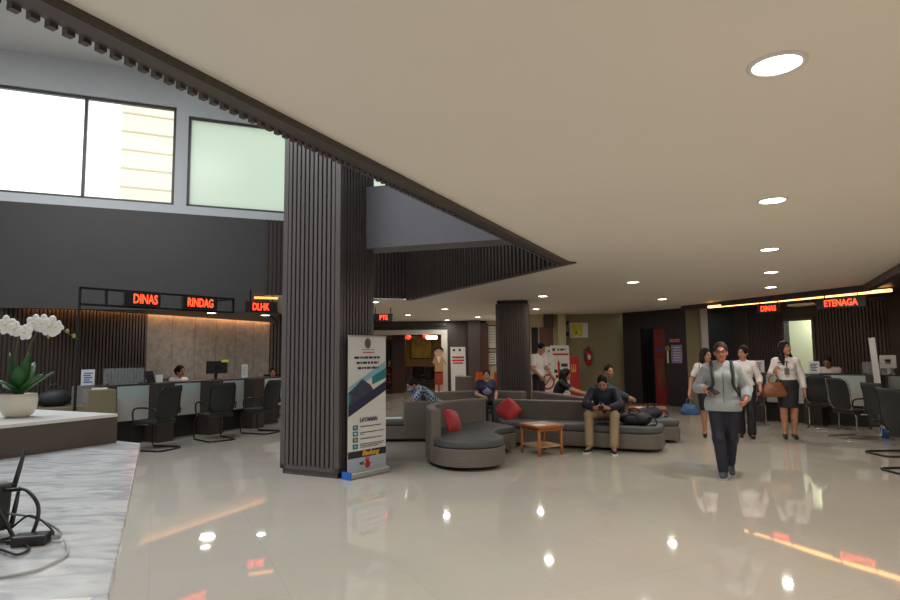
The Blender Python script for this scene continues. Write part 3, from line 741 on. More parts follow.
CAB = [([(-1.15, 1.575, 1.164), (-1.119, 1.56, 1.166), (-1.074, 1.55, 1.168), (-1.029, 1.53, 1.136), (-1.024, 1.52, 1.093), (-1.043, 1.514, 1.054), (-1.08, 1.5, 1.054)], .0045, M_black, 'thick black cable looping down from the router to the counter'),
       ([(-1.14, 1.575, 1.107), (-1.116, 1.56, 1.107), (-1.066, 1.55, 1.104), (-1.016, 1.54, 1.092), (-.973, 1.53, 1.073), (-.96, 1.51, 1.064)], .003, mat('cable_grey', rgb(120, 120, 122), .5), 'grey cable running from the router over the converter'),
       ([(-.94, 1.5, 1.06), (-.9, 1.45, 1.054), (-.874, 1.4, 1.054), (-.874, 1.342, 1.054), (-.888, 1.3, 1.054), (-.96, 1.265, 1.054), (-1.1, 1.26, 1.054)], .0032, mat('cable_white', rgb(170, 170, 170), .5), 'pale cable curving across the marble counter'),
       ([(-1.2, 1.5, 1.055), (-1.111, 1.5, 1.055), (-1.061, 1.499, 1.056), (-1.005, 1.467, 1.055), (-.985, 1.435, 1.055), (-.99, 1.41, 1.055), (-1.024, 1.425, 1.057), (-1.07, 1.447, 1.055), (-1.2, 1.44, 1.055)], .0035, M_black, 'black cable coiled in front of the converter box'),
       ([(-1.14, 1.575, 1.07), (-1.107, 1.55, 1.075), (-1.068, 1.55, 1.104), (-1.029, 1.54, 1.099), (-.984, 1.52, 1.078), (-.975, 1.51, 1.07)], .003, M_black, 'thin black lead arching from the router foot to the converter')]
def smooth_pts(P, n=6):
    P = [Vector(p) for p in P]; out = []
    for i in range(len(P)-1):
        a = P[max(i-1, 0)]; b = P[i]; c_ = P[i+1]; d_ = P[min(i+2, len(P)-1)]
        for k in range(n):
            u = k/n; out.append(tuple(.5*((2*b)+(c_-a)*u+(2*a-5*b+4*c_-d_)*u*u+(3*b-a-3*c_+d_)*u**3)))
    return out+[tuple(P[-1])]
for pts, r_, mm, l in CAB:
    m = MB(); m.tube(smooth_pts(pts), r_, 6); tag(obj('cable', m, mm, None, True), l, 'cable', 'router cables')
m = MB(); m.box((0, 0, .002), (.3, .03, .004), rz=8); p = obj('desk_paper', m, mat('paper', rgb(228, 226, 220), .6)); p.location = (-.82, 1.13, 1.05); tag(p, 'strip of white paper at the edge of the marble counter', 'paper')

# ------------------------------------------------------------------ sofas
def wicker():
    m = mat('grey_wicker', rgb(98, 90, 81), .6); nt = m.node_tree; b = nt.nodes['Principled BSDF']
    tc = nt.nodes.new('ShaderNodeTexCoord'); w = nt.nodes.new('ShaderNodeTexWave'); w.wave_type = 'BANDS'; w.bands_direction = 'Z'
    w.inputs['Scale'].default_value = 18; w.inputs['Distortion'].default_value = 2.5; w.inputs['Detail'].default_value = 3
    nt.links.new(tc.outputs['Object'], w.inputs['Vector'])
    r = nt.nodes.new('ShaderNodeValToRGB'); r.color_ramp.elements[0].color = (*rgb(90, 83, 75), 1); r.color_ramp.elements[1].color = (*rgb(118, 108, 97), 1)
    nt.links.new(w.outputs['Fac'], r.inputs['Fac']); nt.links.new(r.outputs['Color'], b.inputs['Base Color'])
    bp = nt.nodes.new('ShaderNodeBump'); bp.inputs['Strength'].default_value = .4; bp.inputs['Distance'].default_value = .006
    nt.links.new(w.outputs['Fac'], bp.inputs['Height']); nt.links.new(bp.outputs['Normal'], b.inputs['Normal'])
    return m
M_wick = wicker(); M_cush = mat('charcoal_cushion', rgb(78, 78, 77), .55, noise=(6, .08), bump=(5, .25)); M_foot = M_black
def inset(poly, d):
    c_ = Vector((sum(p[0] for p in poly)/len(poly), sum(p[1] for p in poly)/len(poly)))
    n = len(poly); out = []
    ar = sum(poly[i][0]*poly[(i+1)%n][1]-poly[(i+1)%n][0]*poly[i][1] for i in range(n)); sg = 1 if ar > 0 else -1
    for i in range(n):
        a = Vector(poly[i-1]); b = Vector(poly[i]); c2 = Vector(poly[(i+1) % n])
        e1 = (b-a).normalized(); e2 = (c2-b).normalized(); n1 = Vector((-e1.y, e1.x))*sg; n2 = Vector((-e2.y, e2.x))*sg
        k = (n1+n2); k = k.normalized()/max(.5, k.normalized().dot(n1)) if k.length > 1e-6 else n1
        out.append(tuple(b+k*d))
    return out
def sofa_straight(label, loc, rz, L, depth, back, round_r=0.0, zb=.68, round_l=0.0, zs=.38, skew=0.0):
    t = thing('sofa', label, 'sofa', loc, rz, 'grey wicker lounge sofas')
    def corner(cx, cy, r, a0): return [(cx+r*math.cos(rad(a0+a)), cy+r*math.sin(rad(a0+a))) for a in range(0, 91, 10)]
    P = []
    P += corner(round_l, round_l, round_l, 180) if round_l else [(0, 0)]
    P += corner(L-round_r, round_r, round_r, 270) if round_r else [(L, 0)]
    P += corner(L-round_r, depth-round_r, round_r, 0) if round_r and (not back or back[1] < L-.05) else [(L, depth)]
    P += corner(round_l, depth-round_l, round_l, 90) if round_l and not back else [(-skew, depth)]
    m = MB(); m.prism(P, .05, zs-.11); obj('base', m, M_wick, t, bevel=.012)
    m = MB(); m.prism(inset(P, .012), zs-.11, zs); obj('seat_cushion', m, M_cush, t, True, bevel=.035, seg=3)
    if back:
        m = MB(); a, b = back; m.prism([(a, depth-.15), (b, depth-.15), (b, depth+.02), (a, depth+.02)], .05, zb); obj('backrest', m, M_wick, t, bevel=.03, seg=3)
    for x, y in ((.12, .12), (L-.15-round_r*.5, .15+round_r*.3), (.12, depth-.12), (L-.15-round_r*.5, depth-.15-round_r*.3)):
        m = MB(); m.lathe([(.025, 0), (.03, .05)], (x, y, 0), 10); obj('foot', m, M_foot, t)
    return t
def sofa_arc(label, loc, rz, a0, a1, ri, ro, back, cap=True, zb=.72, zs=.39):
    """ring segment; the seated side looks at the centre; rounded seat end at angle a1"""
    t = thing('sofa', label, 'sofa', loc, rz, 'grey wicker lounge sofas')
    N = 26; A = [rad(a0+(a1-a0)*i/N) for i in range(N+1)]
    P = [(ro*math.cos(a), ro*math.sin(a)) for a in A]
    if cap:
        cr = (ro-ri)/2; cm = (ro+ri)/2; e = A[-1]; cx, cy = cm*math.cos(e), cm*math.sin(e)
        P += [(cx+cr*math.cos(e+q)*1.0, cy+cr*math.sin(e+q)) for q in [PI*i/14 for i in range(1, 14)]]
    P += [(ri*math.cos(a), ri*math.sin(a)) for a in A[::-1]]
    m = MB(); m.prism(P, .05, zs-.11); obj('base', m, M_wick, t, bevel=.012)
    m = MB(); m.prism(inset(P, .012), zs-.11, zs); obj('seat_cushion', m, M_cush, t, True, bevel=.035, seg=3)
    b0, b1 = back; B = [rad(b0+(b1-b0)*i/N) for i in range(N+1)]
    Q_ = [((ro+.02)*math.cos(a), (ro+.02)*math.sin(a)) for a in B]+[((ro-.13)*math.cos(a), (ro-.13)*math.sin(a)) for a in B[::-1]]
    m = MB(); m.prism(Q_, .05, zb); obj('backrest', m, M_wick, t, bevel=.03, seg=3)
    for a in (a0+8, (a0+a1)/2, a1-4):
        for r in (ri+.12, ro-.12):
            m = MB(); m.lathe([(.025, 0), (.03, .05)], (r*math.cos(rad(a)), r*math.sin(rad(a)), 0), 10); obj('foot', m, M_foot, t)
    return t
sofa_arc('curved wicker sofa with rounded chaise end and red cushion', (1.35, 8.75, 0), 0, 119, 203, .72, 1.7, (119, 200), zb=.76)
sofa_straight('straight wicker sofa under the man with the phone', (.83, 10.05, 0), -25, 2.5, .82, (-.4, 1.75), .3, zb=.69, skew=.4)
sofa_straight('wicker sofa seen from behind, with the plaid shirt man on it', (.5, 11.3, 0), 180, 2.4, .82, (0, 1.32), 0, zb=.69)
sofa_straight('low wicker bench end sticking out past the backpack', (2.93, 10.1, 0), -4, .86, .72, None, .06)
sofa_arc('curved wicker sofa with the woman in navy on it', (.6, 11.62, 0), 0, 52, 128, .72, 1.65, (52, 128), False, zb=.70)
sofa_straight('wicker sofa under the man in the green jacket', (3.2, 11.0, 0), 107.5, 2.3, .8, (0, 2.3), 0, zb=.7)
sofa_straight('tufted brown bench seat behind the woman in navy', (.08, 14.9, 0), -4, .42, .6, (0, .42), 0, zb=.93, zs=.46)
def cushion(label, loc, rot, m, w=.42, cat='cushion', g=None, name='throw_cushion'):
    b = MB(); N = 10; top = []; 
    for i in range(N+1):
        for j in range(N+1):
            u = i/N*2-1; v = j/N*2-1; e = max(0, (1-u*u)*(1-v*v)); k = 1-.1*(1-abs(u*v))*max(abs(u), abs(v))**2*0
            pin = 1-.10*(1-max(abs(u), abs(v))**2*0)*(1-abs(abs(u)-abs(v)))*max(abs(u), abs(v))**3
            top.append((u*w/2*pin, v*w/2*pin, .075*e**.55))
    vs = top+[(x, y, -z) for x, y, z in top]; fs = []; o2 = (N+1)**2
    for i in range(N):
        for j in range(N):
            a = i*(N+1)+j; fs.append((a, a+N+1, a+N+2, a+1)); fs.append((o2+a, o2+a+1, o2+a+N+2, o2+a+N+1))
    b.add(vs, fs); o_ = obj(name, b, m, None, True); o_.location = loc; o_.rotation_euler = tuple(rad(a) for a in rot)
    return tag(o_, label, cat, g)
M_red = mat('red_fabric', rgb(170, 18, 26), .55, sheen=.2, noise=(9, .1)); M_or = mat('orange_fabric', rgb(235, 95, 20), .55)
cushion('red throw cushion at the chaise end of the curved sofa', (.02, 8.88, .525), (68, 8, 58), M_red, .36, g='red throw cushions')
cushion('red throw cushion tipped on its corner against the straight sofa back', (1.0, 10.52, .535), (52, 40, -25), M_red, .37, g='red throw cushions')
M_orc = mat('orange_plastic', rgb(235, 92, 18), .45)
def plastic_chair(label, loc, rz):
    t = thing('plastic_chair', label, 'chair', loc, rz, 'orange plastic chairs')
    m = MB(); m.box((0, 0, .45), (.38, .38, .04)); obj('seat', m, M_orc, t, bevel=.015)
    m = MB(); rr = []
    for i in range(7):
        u = i/6; rr.append([((.17-.02*u)*(k/3-1), .17+.07*u-.03*abs(k/3-1)**2, .68+.36*u) for k in range(7)])
    m.rings(rr, False, False); b = obj('backrest', m, M_orc, t, True); so = b.modifiers.new('solid', 'SOLIDIFY'); so.thickness = .02
    for q in (-1, 1):
        m = MB(); m.tube([(q*.15, .2, .85), (q*.16, .17, .44), (q*.17, .2, 0)], .012, 8); obj('leg', m, M_steel, t, True)
        m = MB(); m.tube([(q*.16, -.15, .44), (q*.17, -.18, 0)], .012, 8); obj('leg', m, M_steel, t, True)
plastic_chair('orange plastic chair beside the tufted seat', (.76, 14.85, 0), -6)
plastic_chair('orange plastic chair just past the seated woman\'s head', (1.2, 14.85, 0), -6)

# tables
M_wood = mat('honey_wood', rgb(168, 98, 48), .35, noise=(7, .2), stretch=(1, 6, 1)); M_wood2 = mat('pale_shelf_wood', rgb(176, 138, 96), .45, noise=(7, .12), stretch=(1, 6, 1))
def table(label, loc, rz, w=.5, d=.5, z=.44):
    t = thing('side_table', label, 'table', loc, rz, 'wooden side tables')
    def oct_(a, b, c_): return [(a-c_, -b), (a, -b+c_), (a, b-c_), (a-c_, b), (-a+c_, b), (-a, b-c_), (-a, -b+c_), (-a+c_, -b)]
    m = MB(); m.prism(oct_(w/2+.03, d/2+.03, .05), z-.035, z); obj('tabletop', m, M_wood, t, bevel=.008)
    m = MB()
    m.box((0, d/2-.03, z-.06), (w-.06, .02, .05)); m.box((0, -d/2+.03, z-.06), (w-.06, .02, .05)); m.box((w/2-.03, 0, z-.06), (.02, d-.06, .05)); m.box((-w/2+.03, 0, z-.06), (.02, d-.06, .05)); obj('apron', m, M_wood, t)
    m = MB(); m.prism(oct_(w/2-.01, d/2-.01, .03), .12, .14); obj('shelf', m, M_wood2, t, bevel=.004)
    for x in (-1, 1):
        for y in (-1, 1):
            m = MB(); m.tube([(x*(w/2-.025), y*(d/2-.025), 0), (x*(w/2-.03), y*(d/2-.03), .15), (x*(w/2-.03), y*(d/2-.03), z-.035)], [.022, .025, .021], 10); obj('leg', m, M_wood, t, True)
    return t
table('honey wooden side table with lower shelf before the curved sofa', (1.36, 9.2, 0), -63, .5, .46)
table('orange wooden side table behind the bench end', (3.68, 11.42, 0), -20, .62, .5, .47)
m = MB(); m.box((0, 0, .002), (.22, .15, .004)); p = obj('magazine', m, _M['paper']); p.location = (3.5, 11.36, .47); p.rotation_euler = (0, 0, .4); tag(p, 'white leaflet on the orange side table', 'paper')
m = MB(); m.box((0, 0, .003), (.3, .21, .006)); p = obj('magazine', m, _M['paper']); p.location = (-1.02, 10.75, .38); p.rotation_euler = (0, 0, .1); tag(p, 'white booklet left on the free end of the sofa', 'paper')
m = MB(); m.box((0, 0, .003), (.18, .13, .006)); p = obj('note_card', m, _M['paper']); p.location = (1.3, 9.0, .44); p.rotation_euler = (0, 0, .4); tag(p, 'pale card on the honey wooden side table', 'paper')
# bags
def pack(label, loc, rz, m, sc=1):
    t = thing('backpack', label, 'bag', loc, rz)
    S = SDF(); S.ell((0, 0, .1*sc), (.24*sc, .15*sc, .1*sc), None, .05); S.ell((.1*sc, -.05, .09*sc), (.13*sc, .13*sc, .09*sc), None, .05); S.ell((-.15*sc, .02, .08*sc), (.12*sc, .12*sc, .07*sc), None, .05); S.cut((0, 0, 0.002), (0, 0, -1))
    sobj('body', S, .012, m, t)
    S = SDF(); S.ell((-.02*sc, -.13*sc, .085*sc), (.12*sc, .05*sc, .06*sc), None, .03); S.cap((-.1*sc, -.12*sc, .06*sc), (.08*sc, -.12*sc, .06*sc), .045*sc, k=.03); sobj('front_pocket', S, .01, m, t)
    b = MB(); b.tube(smooth_pts([(-.1*sc, -.05, .17*sc), (-.05*sc, -.08, .25*sc), (.04*sc, -.08, .25*sc), (.1*sc, -.05, .16*sc)]), .011, 6); obj('handle', b, m, t, True)
    b = MB(); b.tube(smooth_pts([(.18*sc, -.08, .12*sc), (.3*sc, -.1, .12*sc), (.33*sc, -.12, .03*sc), (.24*sc, -.13, .015)]), .013, 6); obj('strap', b, m, t, True)
    return t
M_bag = mat('black_nylon', rgb(24, 24, 28), .6, noise=(12, .3))
pack('black backpack lying on the straight sofa beside the man', (2.88, 9.48, .38), -30, M_bag)
pack('dark bag and jacket heaped on the low bench end', (3.42, 10.5, .38), 20, mat('navy_cloth', rgb(40, 42, 54), .7, noise=(9, .3)), .9)

# ------------------------------------------------------------------ reception desks
M_desk = mat('desk_brown', rgb(56, 46, 42), .4, noise=(4, .12), stretch=(1, 1, .2)); M_frost = mat('frosted_strip', rgb(168, 184, 180), .3)
M_mgrey = mat('desk_marble', rgb(176, 174, 166), .3, noise=(3, .15))
M_acr = glass('acrylic', (.75, .85, .88), .13)
def desk(label, loc, rz, g, L=1.072):
    t = thing('reception_desk', label, 'desk', loc, rz, g)
    m = MB(); m.box((.16, .36, .515), (.32, .74, 1.03)); obj('end_block', m, M_desk, t, bevel=.006)
    m = MB(); m.box((.32+(L-.32)/2, .4, .6), (L-.32, .3, .38)); obj('marble_front', m, M_mgrey, t)
    m = MB(); m.box((.32+(L-.32)/2, .26, .895), (L-.32, .02, .21)); obj('glass_strip', m, M_frost, t)
    m = MB(); m.box((.32+(L-.32)/2, .5, .205), (L-.32, .3, .41)); obj('kick_panel', m, mat('kick_dark', rgb(34, 28, 27), .5), t)
    m = MB(); m.box((.32+(L-.32)/2, .5, 1.015), (L-.32, .5, .03)); obj('worktop', m, M_desk, t, bevel=.005)
    return t
da = Vector((.48, .877)); dn = Vector((-.877, .48)); D0 = Vector((-5.14, 10.65))
def dl(s, p=0.0): return tuple(D0+da*s+dn*p)
for i, l in enumerate(('reception desk nearest the marble counter, with clear screen on top', 'reception desk before the seated woman in white', 'reception desk carrying the black monitor', 'last reception desk beside the big column')):
    desk(l, (*dl(-1.08+1.08*i), 0), 61.3, 'reception desks before the stone wall')
ea = Vector((.72, -.694)); en = Vector((.694, .72)); D1 = Vector((6.42, 13.1))
def dr_(s, p=0.0): return tuple(D1+ea*s+en*p)
for i, l in enumerate(('second-row desk behind the two women in white shirts', 'second-row desk before the bowed clerk', 'second-row desk next to the leaning banner')):
    desk(l, (*dr_(1.08*i-.02), 0), -43.9, 'desks before the slatted niche wall')
def on_desk(name, label, cat, xy, z, rz, parts):
    t = thing(name, label, cat, (*xy, z), rz)
    for n, mb, mm in parts: obj(n, mb, mm, t)
    return t
def holder(label, xy, rz, w=.18, h=.24, c=(226, 228, 230), ink=(90, 110, 150)):
    p = [('paper', MB().box((0, 0, h/2+.01), (w, .004, h)), mat('card_%d' % c[0], rgb(*c), .5)), ('stand', MB().box((0, .03, .005), (w, .09, .01)), M_acr)]
    m = MB(); random.seed(int(xy[0]*100))
    for i in range(5): m.box((-.02*(i % 2), -.004, h*(.25+.14*i)), (w*.7*random.uniform(.6, 1), .002, .018))
    p.append(('print', m, mat('ink_%d' % ink[0], rgb(*ink), .6)))
    return on_desk('notice_holder', label, 'notice', xy, 1.03, rz, p)
holder('white and blue notice card standing beside the clear screen', dl(-1.0, .42), 61, .22, .26, ink=(70, 110, 180))
holder('tall white notice card on the reception desk past the monitor', dl(2.3, .4), 61, .16, .28, ink=(180, 180, 176))
holder('white notice card between the two women in white', (6.72, 13.2), -10, .26, .26, ink=(120, 60, 70))
holder('white notice card beside the bowed clerk', (7.46, 12.4), -20, .2, .24, ink=(60, 60, 66))
t = on_desk('acrylic_screen', 'clear acrylic screen standing on the first reception desk', 'screen', dl(-.45, .3), 1.03, 61.3, [('pane', MB().box((0, 0, .14), (.72, .012, .28)), M_acr), ('clamp', MB().box((-.3, 0, .01), (.04, .05, .02)).box((.3, 0, .01), (.04, .05, .02)), M_black)])
t = on_desk('acrylic_screen', 'clear acrylic screen on the desk beside the leaning banner', 'screen', dr_(2.3, .3), 1.03, -43.9, [('pane', MB().box((0, 0, .12), (.5, .012, .24)), M_acr), ('clamp', MB().box((-.2, 0, .01), (.04, .05, .02)).box((.2, 0, .01), (.04, .05, .02)), M_black)])
t = on_desk('document_stand', 'black slanted stand with a paper on the second reception desk', 'stand', dl(.12, .42), 1.03, 61.3, [('panel', MB().box((0, 0, .1), (.16, .02, .24), rx=-25), M_black), ('foot', MB().box((0, .04, .006), (.16, .16, .012)), M_black), ('paper', MB().box((.2, .02, .07), (.14, .004, .14)), _M['paper'])])
def monitor(label, xy, rz, m, note=False, w=.46, h=.27):
    p = [('screen', MB().box((0, 0, .12+h/2), (w, .035, h)), m), ('stem', MB().box((0, .04, .08), (.05, .03, .16)), m), ('foot', MB().box((0, .04, .006), (.2, .15, .012)), m), ('rear_mount', MB().box((0, -.02, .12+h/2), (.09, .012, .09)), M_steel)]
    if note: p.append(('sticky_note', MB().box((.16, -.02, .12+h), (.15, .004, .05)), mat('yellow_note', rgb(226, 226, 60), .6)))
    return on_desk('monitor', label, 'monitor', xy, 1.03, rz, p)
monitor('black monitor with yellow note, its rear to the hall', dl(1.62, .45), 50, M_black, True, .44, .25)
monitor('white monitor rear on the end desk of the second row', (8.45, 11.66), -40, mat('white_plastic', rgb(210, 208, 202), .45), False, .26, .25)

# olive corner bench with a dark chair behind the plant
t = thing('olive_counter', 'low olive stepped counter behind the orchid', 'counter', (-5.55, 8.9, 0), 40)
m = MB(); m.box((.34, 0, .51), (.36, .5, 1.02)); obj('tall_block', m, mat('olive_laminate', rgb(104, 94, 70), .5, noise=(3, .06)), t, bevel=.008)
m = MB(); m.box((-.2, 0, .4), (.74, .5, .8)); obj('low_block', m, _M['olive_laminate'], t, bevel=.008)
m = MB(); m.box((.34, 0, 1.03), (.2, .1, .02)); obj('paper_stack', m, _M['paper'], t)
t = thing('handbag', 'black bag resting on the low part of the olive counter', 'bag', (-5.73, 8.75, .803), 40)
S = SDF(); S.ell((0, 0, .1), (.22, .12, .12), None, .04); S.ell((.02, 0, .15), (.16, .1, .09), None, .04); S.cut((0, 0, 0), (0, 0, -1)); sobj('body', S, .015, M_bag, t)
b = MB(); b.tube(smooth_pts([(-.1, 0, .2), (-.05, 0, .3), (.05, 0, .3), (.1, 0, .2)]), .012, 6); obj('handle', b, M_bag, t, True)

# ------------------------------------------------------------------ visitor chairs: sitter faces local -Y
M_mesh = mat('black_mesh', rgb(28, 29, 31), .65, noise=(120, .3)); M_seat = mat('black_seat', rgb(24, 24, 26), .6)
def chair(label, loc, rz, tube_m, g):
    t = thing('visitor_chair', label, 'chair', loc, rz, g)
    m = MB(); m.box((0, -.02, .45), (.48, .46, .07)); obj('seat', m, M_seat, t, bevel=.025, seg=3)
    m = MB(); rr = []
    for i in range(9):
        u = i/8; z = .5+u*.52; y = .23+.13*u**1.3+.02*math.sin(u*6); wv = .22+.015*math.sin(u*PI) - (.03 if i in (0, 8) else 0)
        rr.append([(wv*(k/4-1), y+.035*(1-(k/4-1)**2)-.02, z) for k in range(9)])
    m.rings(rr, False, False); b = obj('backrest', m, M_mesh, t, True); so = b.modifiers.new('solid', 'SOLIDIFY'); so.thickness = .025
    m = MB(); fr = []
    for r in rr: fr.append(r[0])
    for r in rr[::-1]: fr.append(r[-1])
    m.tube(fr, .011, 6, True); obj('back_frame', m, tube_m, b, True)
    F_ = MB(); P_ = []
    P_ = [(-.25, .1, .42), (-.25, -.2, .42), (-.25, -.27, .38), (-.25, -.29, .3), (-.25, -.28, .06), (-.25, -.25, .015), (-.25, .25, .015), (-.23, .3, .015), (-.18, .33, .015), (.18, .33, .015), (.23, .3, .015), (.25, .25, .015), (.25, -.25, .015), (.25, -.28, .06), (.25, -.29, .3), (.25, -.27, .38), (.25, -.2, .42), (.25, .1, .42)]
    F_.tube(P_, .014, 8); obj('sled_base', F_, tube_m, t, True)
    for q in (-1, 1):
        a = MB(); a.tube(smooth_pts([(q*.25, .25, .56), (q*.27, .24, .66), (q*.27, .1, .685), (q*.27, -.12, .68), (q*.27, -.2, .63), (q*.26, -.2, .5), (q*.25, -.16, .43)], 4), .014, 8); obj('armrest', a, M_black, t, True)
    return t
c0 = chair('black mesh chair drawn up to the first reception desk', (*dl(-.48, -.62), 0), -118.7+12, M_steel, 'black mesh chairs at the reception desks')
dup(c0, (*dl(.72, -.6), 0), -118.7-14, 'black mesh chair before the desk of the woman in white')
dup(c0, (*dl(1.8, -.62), 0), -118.7+8, 'black mesh chair half behind the big column')
dup(c0, (-5.84, 13.02, 0), 62, 'black office chair under the clerk in profile')
dup(c0, (-4.42, 15.02, 0), 20, 'black office chair under the last reception clerk')
c1 = chair('chrome framed chair seen from behind, facing the bowed clerk', (7.22, 11.82, 0), 136.1+8, M_chrome, 'black mesh chairs at the second desks')
dup(c1, (6.15, 12.55, 0), 140, 'chrome framed chair behind the two women in white')
dup(c1, (6.95, 10.5, 0), 100, 'chrome framed chair turned side on, with curved black back')
c2 = chair('black chair whose sled base shows past the side-on chair', (6.42, 8.8, 0), 92, M_black, 'black sled base chairs at the picture edge')
dup(c2, (5.72, 7.5, 0), 92, 'black chair whose sled base lies closest to the viewer')
dup(c1, (8.3, 13.24, 0), -44, 'black office chair under the bowed clerk')
b = MB(); b.lathe([(.06, 0), (.075, .15), (.07, .16), (.06, .15)], n=16); o_ = obj('waste_bin', b, mat('blue_plastic', rgb(20, 100, 190), .4), None, True); o_.location = (7.42, 10.42, 0); tag(o_, 'small bright blue bin on the floor by the side-on chair', 'bin')

# ------------------------------------------------------------------ banners and signs
def xz(parent, name, poly, y, m, label=None):
    b = MB(); b.poly([(x, y, z) for x, z in poly]); o = obj(name, b, m, parent)
    if label: o['label'] = label
    return o
def rect(x0, x1, z0, z1): return [(x0, z0), (x1, z0), (x1, z1), (x0, z1)]
def circ(cx, cz, r, n=24, r2=None): return [(cx+r*math.cos(2*PI*k/n), cz+(r2 or r)*math.sin(2*PI*k/n)) for k in range(n)]
M_vin = mat('white_vinyl', rgb(214, 212, 206), .45); NAVY = mat('print_navy', rgb(38, 38, 70), .5); TEAL = mat('print_teal', rgb(24, 118, 124), .5); LBL = mat('print_light_blue', rgb(130, 176, 190), .5)
INK = mat('print_black', rgb(36, 34, 40), .5); PRED = mat('print_red', rgb(190, 30, 36), .5); PYEL = mat('print_yellow', rgb(214, 160, 40), .5); PGRY = mat('print_grey_blue', rgb(160, 172, 180), .5); SLATE = mat('print_slate', rgb(56, 58, 78), .5, noise=(18, .4))
def lines(parent, rows, m, name='text_line', y=-.006):
    for r in rows: line_(parent, [r], m, name, y)
def line_(parent, rows, m, name, y):
    """rows of illegible small print: (x0, x1, z, height)"""
    b = MB(); random.seed(len(rows)*7+int(abs(rows[0][2])*100))
    for x0, x1, z, h in rows:
        x = x0
        while x < x1:
            w_ = min(random.uniform(.5, 2.2)*h*1.3, x1-x); b.poly([(x, y, z-h/2), (x+w_, y, z-h/2), (x+w_, y, z+h/2), (x, y, z+h/2)]); x += w_+h*.45
    return obj(name, b, m, parent)
t = thing('rollup_banner', 'tall printed roll-up banner standing against the big column', 'banner', (-1.055, 7.66, 0), 51)
t.scale = (.95, 1, 1)
m = MB(); m.box((0, 0, .9), (.68, .004, 1.66)); obj('panel', m, M_vin, t)
m = MB(); m.box((0, 0, .04), (.7, .14, .07)); obj('cassette', m, mat('aluminium', rgb(176, 176, 174), .35, .6), t, bevel=.012)
m = MB(); m.box((-.355, 0, .045), (.025, .15, .085)); obj('end_cap', m, mat('blue_plastic', (0, 0, 0)), t)
m = MB(); m.box((0, 0, 1.735), (.69, .02, .02)); obj('top_rail', m, _M['aluminium'], t)
xz(t, 'emblem', circ(-.0, 1.645, .055, 24, .065), -.006, mat('emblem_grey', rgb(84, 84, 84), .5))
lines(t, [(-.11, .12, 1.565, .008)], INK); lines(t, [(-.09, .12, 1.53, .016)], PRED)
lines(t, [(-.24, .22, 1.465, .028), (-.2, .2, 1.40, .028), (-.18, .2, 1.335, .028)], NAVY, 'title')
xz(t, 'light_band', [(-.34, 1.06), (.34, 1.3), (.34, 1.42), (-.34, 1.1)], -.0050, LBL)
xz(t, 'teal_band', [(.08, 1.12), (.34, 1.2), (.34, 1.33), (.08, 1.22)], -.0060, TEAL)
xz(t, 'photo', [(-.34, .78), (-.34, 1.04), (-.2, 1.12), (-.1, 1.2), (.05, 1.12), (.1, 1.06), (.1, .95)], -.0064, SLATE)
xz(t, 'dark_band', [(-.34, .74), (.34, 1.04), (.34, 1.16), (.08, 1.05), (-.34, .86)], -.0070, NAVY)
xz(t, 'teal_corner', [(-.34, .88), (-.3, .92), (-.3, 1.02), (-.34, 1.0)], -.0075, TEAL)
text('heading', 'LAYANAN', .08, NAVY, t, (.02, -.0085, .69), extrude=.0008, bold=.002, sx=.85)
for i, z in enumerate((.605, .53, .455, .375)):
    xz(t, 'icon', rect(-.26, -.17, z-.03, z+.03), -.006, TEAL); xz(t, 'icon_mark', rect(-.235, -.195, z-.012, z+.014), -.007, (LBL, M_vin, PYEL, LBL)[i])
lines(t, [(-.13, .25, .61, .012), (-.13, .3, .535, .012), (-.13, -.06, .515, .01), (-.13, .27, .46, .012), (-.13, .3, .395, .01), (-.13, .28, .375, .01), (-.13, .2, .355, .01)], INK)
xz(t, 'dark_strip', rect(-.34, .34, .235, .32), -.0062, mat('strip_dark', rgb(40, 32, 44), .5))
text('strip_lettering', 'Badung', .085, PYEL, t, (.05, -.008, .28), extrude=.0005, bold=.004, sx=1.2, shear=.25)
xz(t, 'lower_panel', rect(-.34, .34, .085, .235), -.0062, PGRY)
hb = MB(); hb.poly([(x, -.0075, z) for x, z in circ(.0, .135, .05, 18, .042)])
for a, L in ((70, .1), (88, .115), (105, .11), (122, .09), (20, .07)):
    d_ = Vector((math.cos(rad(a)), math.sin(rad(a)))); n_ = Vector((-d_.y, d_.x))*.009; o_ = Vector((0, .135))
    hb.poly([(p.x, -.0078, p.y) for p in (o_-n_, o_+n_, o_+d_*L+n_*.8, o_+d_*L-n_*.8)])
obj('red_hand', hb, PRED, t)
text('no_lettering', 'NO', .05, INK, t, (-.1, -.008, .16), extrude=.0005, bold=.003); lines(t, [(.07, .22, .12, .03)], INK)

t = thing('standing_banner', 'white banner with red prohibition ring beside the standing man', 'banner', (2.45, 15.2, 0), 14)
m = MB(); m.add([(-.24, .0, .02), (.24, .0, .02), (.17, .1, 1.66), (-.24, .1, 1.66)], [(0, 1, 2, 3)]); obj('panel', m, M_vin, t)
m = MB(); m.tube([(0, .12, 1.6), (0, .45, .0)], .012, 6); m.tube([(-.22, .02, .01), (.22, .02, .01)], .014, 6); obj('stand', m, M_steel, t)
def slant(z): return .1*(z-.02)/1.64-.006
b = MB(); N = 30; rr = [[(-.0+r*math.cos(2*PI*k/N), slant(.78+r*math.sin(2*PI*k/N)), .78+r*math.sin(2*PI*k/N)) for k in range(N)] for r in (.2, .15)]
b.rings(rr, True, False); b.add([(-.0+math.cos(rad(a))*.16+dx, slant(.78)-.002+math.sin(rad(a))*.01, .78+math.sin(rad(a))*.16+dz) for a, dx, dz in ((50, -.015, .015), (50, .015, -.015), (230, .015, -.015), (230, -.015, .015))], [(0, 1, 2, 3)]); obj('prohibition_ring', b, PRED, t)
b = MB()
